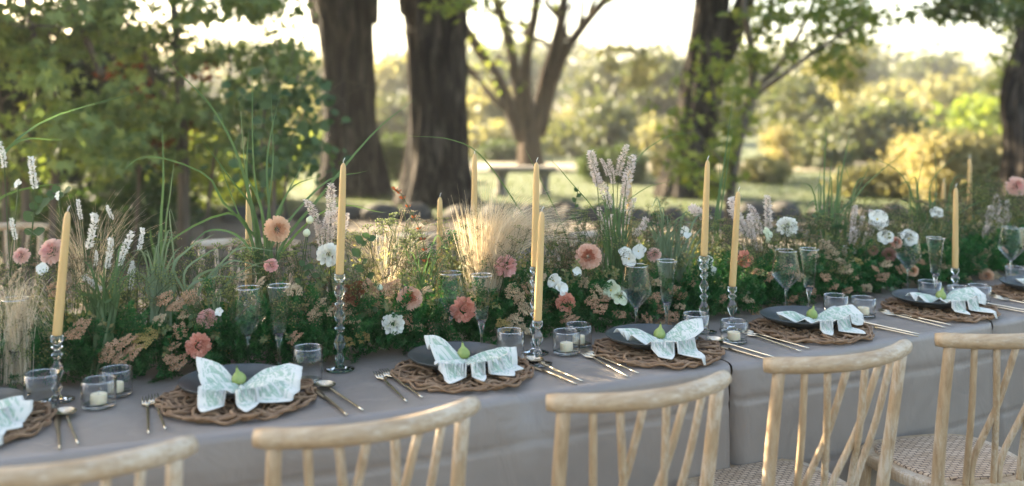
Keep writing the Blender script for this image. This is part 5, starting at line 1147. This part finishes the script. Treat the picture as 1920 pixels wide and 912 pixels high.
# --- green grass: tufts of single blades, laid out as in the photograph
def blade_mesh(P, wd, mat):
    n = len(P); T_ = np.gradient(P, axis=0); sd = np.cross(T_, np.array([0, 1., .15])); sd /= np.linalg.norm(sd, axis=1)[:, None]+1e-9
    a = rng.uniform(-.7, .7); nn = np.cross(sd, T_); nn /= np.linalg.norm(nn, axis=1)[:, None]+1e-9; sd = sd*math.cos(a)+nn*math.sin(a)
    f = np.linspace(0, 1, n); W = (wd*np.minimum(1, .55+f*2)*(1-f**2.2)*1.35+.0003)[:, None]
    V = np.stack([P-sd*W, P+nn*W*.35, P+sd*W], 1).reshape(-1, 3)
    F = np.array([(3*i+j, 3*i+j+1, 3*i+3+j+1, 3*i+3+j) for i in range(n-1) for j in (0, 1)]); return fast_mesh('blade', V, F, [mat], smooth=True)
def tuft(label, foot, blades, t=.66, wd=.0030, mat='blade', extra=0, box_=None, group='green grass tufts in the runner'):
    f = sheet(*foot, t); f[2] = TZ+.03; o = thing('grass_tuft', label, 'grass', f, group=group); r2 = np.random.default_rng(foot[0]*3+foot[1])
    L = list(blades)
    for i in range(extra):
        x0, x1, y0, y1 = box_; tx = r2.uniform(x0, x1); ty = r2.uniform(y0, y1); L.append([((foot[0]*2+tx)/3+r2.normal()*10, foot[1]-40), ((foot[0]+tx*1.3)/2.3, ty+20+r2.normal()*20), (tx, ty)])
    for pts in L:
        e = r2.normal()*.04; Q = [sheet(x, y, t)+np.array([0, e*(i/len(pts)), 0]) for i, (x, y) in enumerate(pts)]; s = f+np.array([r2.normal()*.02, r2.normal()*.02, 0])
        if abs(Q[0][0]-f[0]) > .25: s = Q[0]
        P = smooth_path([s]+Q, 16); link('blade', blade_mesh(P-f, wd*r2.uniform(.75, 1.25), M[mat]), o)
tuft('tall fan of long green blades left of the second candle', (500, 570), [[(470, 380), (410, 220), (300, 103)], [(480, 420), (430, 330), (376, 255)], [(475, 420), (455, 300), (444, 188)], [(500, 440), (512, 300), (508, 160)], [(505, 440), (498, 300), (520, 175)],
     [(490, 460), (455, 420), (400, 280)], [(470, 470), (400, 430), (345, 480)], [(520, 480), (600, 370), (700, 250), (776, 188)], [(490, 500), (600, 350), (690, 320)], [(510, 480), (480, 330), (478, 110)], [(480, 480), (440, 400), (330, 445), (280, 520)],
     [(520, 490), (620, 390), (720, 400)], [(500, 470), (540, 360), (600, 330)], [(485, 440), (465, 340), (470, 240)], [(495, 430), (480, 370), (436, 300)], [(510, 460), (530, 380), (570, 300)], [(490, 470), (420, 380), (392, 330), (318, 298), (268, 296), (236, 322)]], .66, .0032)
tuft('pale green blades arching over the second setting', (430, 600), [[(400, 540), (440, 470), (520, 475)], [(390, 550), (430, 490), (500, 500)], [(370, 560), (430, 480), (480, 440)], [(360, 540), (420, 500), (480, 505)], [(400, 570), (450, 520), (500, 510)], [(345, 530), (380, 480), (450, 450)], [(330, 520), (350, 470), (400, 440)], [(410, 560), (470, 500), (540, 490)], [(350, 560), (390, 520), (470, 520)]], .56, .0032, 'blade2')
tuft('pair of straight upright blades left of the tall fan', (305, 560), [[(302, 450), (306, 340), (304, 235)], [(310, 450), (320, 360), (331, 280)], [(290, 480), (288, 450), (290, 420)]], .66, .0034)
tuft('long blade arching in from the left edge with its neighbours', (-90, 560), [[(-70, 420), (-20, 320), (80, 228), (262, 172)], [(-60, 440), (0, 372), (70, 350), (130, 345)], [(-60, 430), (20, 275), (120, 262)]], .7, .0034)
tuft('thick arching green grass tuft right of the middle flute', (1255, 570), [[(1240, 480), (1270, 410), (1340, 400)], [(1245, 480), (1280, 420), (1345, 430)]], .56, .0034, 'blade2', 40, (1200, 1345, 385, 480))
tuft('upright dark green rush tuft under the tall plumes', (1155, 580), [], .58, .0024, 'blade', 34, (1110, 1200, 370, 460))
tuft('long hair-thin blades around the tall plumes', (1110, 540), [[(1180, 330), (1240, 262), (1300, 248)], [(1120, 440), (1200, 360), (1260, 340)], [(1060, 440), (1010, 330), (985, 280)], [(1000, 430), (910, 300), (850, 262), (770, 254)], [(1130, 430), (1060, 330), (1032, 300)], [(1100, 470), (1190, 440), (1240, 420)], [(1040, 450), (1080, 400), (1150, 370)]], .68, .0013)
tuft('two long upright blades right of the tall taper', (1340, 560), [[(1345, 420), (1360, 300), (1382, 145)], [(1348, 420), (1362, 320), (1375, 225)], [(1340, 430), (1350, 350), (1350, 300)]], .68, .0026)
tuft('spray of straight green blades left of the golden hedge', (1560, 560), [[(1545, 420), (1542, 330), (1543, 230)], [(1550, 420), (1556, 350), (1562, 290)], [(1560, 420), (1580, 320), (1598, 228)], [(1570, 430), (1620, 350), (1700, 282)], [(1565, 420), (1610, 360), (1640, 310)], [(1540, 430), (1535, 360), (1540, 300)]], .68, .0028, 'blade', 16, (1500, 1640, 320, 420))
tuft('spreading green grass around the far-side tapers at the right', (1740, 540), [[(1730, 420), (1720, 350), (1735, 280)], [(1740, 420), (1760, 360), (1760, 250)], [(1750, 430), (1800, 360), (1885, 342)], [(1760, 440), (1830, 380), (1910, 380)], [(1730, 430), (1690, 330), (1610, 285)], [(1745, 420), (1750, 340), (1810, 280)]], .68, .0028, 'blade', 16, (1680, 1860, 330, 430))
tuft('dark green grass tuft among the white spikes at the left', (195, 610), [], .55, .0026, 'blade', 30, (130, 260, 470, 560))
tuft('fine grey-green grass left of the coral blooms', (300, 580), [], .57, .0016, 'blade2', 40, (240, 350, 430, 520))
tuft('fine green grass at the foot of the brown rose', (790, 600), [], .58, .0016, 'blade', 26, (740, 850, 460, 550))
tuft('fine pale grass between the candlestick and white bloom', (620, 600), [], .62, .0014, 'blade2', 26, (570, 670, 480, 550))
tuft('fine green grass right of the leaning taper', (1430, 580), [], .6, .0016, 'blade', 26, (1380, 1500, 460, 530))
# --- leafy sprigs with leaves one can pick apart
IV = fast_mesh('leaf', ROUND, ROUND_F, [M['round_leaf']], smooth=True); PLF = fast_mesh('leaf', LEAF*np.array([1.1, 1, 1]), LEAF_F, [M['blade2']]); RLF = fast_mesh('leaf', LEAF, LEAF_F, [M['maple_red']])
def sprig(label, pts, t, n, me, size):
    Q = [sheet(x, y, t) for x, y in pts]; p, _ = param(Q[0][0], Q[0][1]); f = tp(p, .64, TZ+.03); P = smooth_path([f]+Q, 16); o = thing('leafy_sprig', label, 'sprig', f, group='leafy sprigs')
    link('stem', Geo().add(*tube(P-f, .0013, 5)).mesh('stem', M['stem']), o)
    for i in range(n):
        k = 5+int(i/n*11); s = 1 if i % 2 else -1; T_ = unit(P[min(k+1, 15)]-P[k-1]); d = np.array([s*.9, -.25, .2])+T_*.5+rng.normal(size=3)*.2
        link('leaf', me, o, P[k]-f, Matrix(frames(d[None], np.array([[0, -1, .8]]))[0].tolist()).to_euler(), size*random.uniform(.7, 1.2))
for a in (('dark ivy-like leafy sprig left of the sunlit umbels', [(690, 540), (675, 470), (700, 440)], .58, 9, IV, .03), ('dark reddish leafy sprig rising from the sunlit umbels', [(800, 520), (790, 440), (755, 370), (742, 355)], .62, 22, RLF, .016), ('grey-green leafy sprig right of the leaning taper', [(1380, 560), (1390, 545), (1400, 552)], .5, 7, PLF, .028), ('blue-green leafy sprig left of the tall plumes', [(1090, 460), (1078, 400), (1085, 350)], .68, 9, IV, .018),
          ('pale trailing sprig beneath the sixth-setting wine glass', [(1660, 540), (1690, 548), (1715, 560)], .5, 10, PLF, .024), ('green leafy sprig under the tall apricot dahlia', [(560, 560), (570, 500), (588, 520)], .58, 8, IV, .026), ('green leafy sprig at the left edge under the white spikes', [(60, 440), (80, 380), (120, 360)], .66, 12, IV, .03), ('green leafy sprig above the coral dahlia', [(350, 620), (362, 590), (350, 575)], .5, 7, IV, .022),
          ('dark leafy sprig behind the sixth-setting taper', [(1800, 500), (1815, 450), (1830, 400)], .62, 12, IV, .02), ('dark leafy sprig left of the right-hand white bloom', [(1530, 520), (1520, 440), (1535, 400)], .64, 14, IV, .02), ('dark green leafy sprig between the brown rose and candlestick', [(650, 620), (690, 580), (720, 600)], .5, 9, IV, .026)):
    sprig(*a)
# --- larger single umbels
UM = [umbel_template(60+s, 7, 13, .013) for s in range(3)]
UMM = {m: [fast_mesh('umbel', np.concatenate([a[0], b_[0]]), np.concatenate([a[1], b_[1]+len(a[0])]), [M['stem'], M[m]], np.concatenate([np.zeros(len(a[1]), int), np.ones(len(b_[1]), int)])) for a, b_ in UM] for m in ('green_umbel', 'seed', 'fern')}
for x, y, m, s in ((395, 430, 'green_umbel', .2), (375, 455, 'green_umbel', .18), (745, 400, 'green_umbel', .22), (705, 420, 'green_umbel', .2), (665, 430, 'green_umbel', .16), (770, 430, 'green_umbel', .16), (1350, 410, 'green_umbel', .18), (520, 500, 'seed', .18), (555, 500, 'seed', .18), (1090, 450, 'seed', .2), (1060, 470, 'seed', .18), (1040, 490, 'seed', .16), (1130, 500, 'seed', .16), (1220, 460, 'seed', .18), (1250, 440, 'seed', .2),
                   (1600, 500, 'green_umbel', .16), (1530, 500, 'green_umbel', .16), (1750, 430, 'green_umbel', .16), (1820, 440, 'seed', .18), (1880, 450, 'seed', .18), (1560, 440, 'seed', .2), (1490, 470, 'seed', .18), (320, 510, 'seed', .18), (210, 540, 'green_umbel', .17), (410, 510, 'green_umbel', .18), (570, 460, 'green_umbel', .18), (1240, 400, 'fern', .2), (870, 420, 'fern', .22), (850, 450, 'fern', .2), (780, 470, 'seed', .2), (740, 470, 'seed', .2), (690, 480, 'green_umbel', .18), (820, 480, 'green_umbel', .18), (1460, 460, 'green_umbel', .16), (1410, 460, 'seed', .18), (1560, 410, 'fern', .2), (1500, 430, 'fern', .18), (260, 560, 'green_umbel', .16), (280, 540, 'green_umbel', .16), (450, 470, 'green_umbel', .16), (1680, 430, 'seed', .18), (1730, 450, 'seed', .18), (1850, 420, 'fern', .18), (60, 470, 'seed', .2), (620, 520, 'seed', .18)):
    q = sheet(x, y, .63); p, _ = param(q[0], q[1]); b_ = q-np.array([0, 0, s]); nm = {'green_umbel': 'yellow-green umbel sprig', 'seed': 'tan seed-head sprig', 'fern': 'feathery dark green fennel sprig'}[m]
    o = link('umbel_sprig', UMM[m][rng.integers(3)], None, b_, (PI/2+rng.normal()*.15, rng.normal()*.15, 0), s); o.rotation_euler = (PI/2+rng.normal()*.12, rng.normal()*.15, rng.uniform(0, 6)); tag(o, where(q, nm), 'sprig', 'umbel sprigs in the runner')

# ------------------------------------------------------------------ the air
def haze():
    V, F = box(-90, 90, -12, 95, -1.2, 14)
    m = bpy.data.materials.new('haze'); m.use_nodes = True; t = m.node_tree; t.nodes.clear()
    o = t.nodes.new('ShaderNodeOutputMaterial'); v = t.nodes.new('ShaderNodeVolumePrincipled')
    v.inputs['Color'].default_value = (.95, .95, .95, 1); v.inputs['Density'].default_value = HAZE; v.inputs['Anisotropy'].default_value = .35
    t.links.new(v.outputs[0], o.inputs['Volume'])
    h = link('haze', fast_mesh('haze', V, F, [m])); tag(h, 'pale sunlit haze filling the garden air', 'haze', kind='stuff')
HAZE = 0.0015
haze()
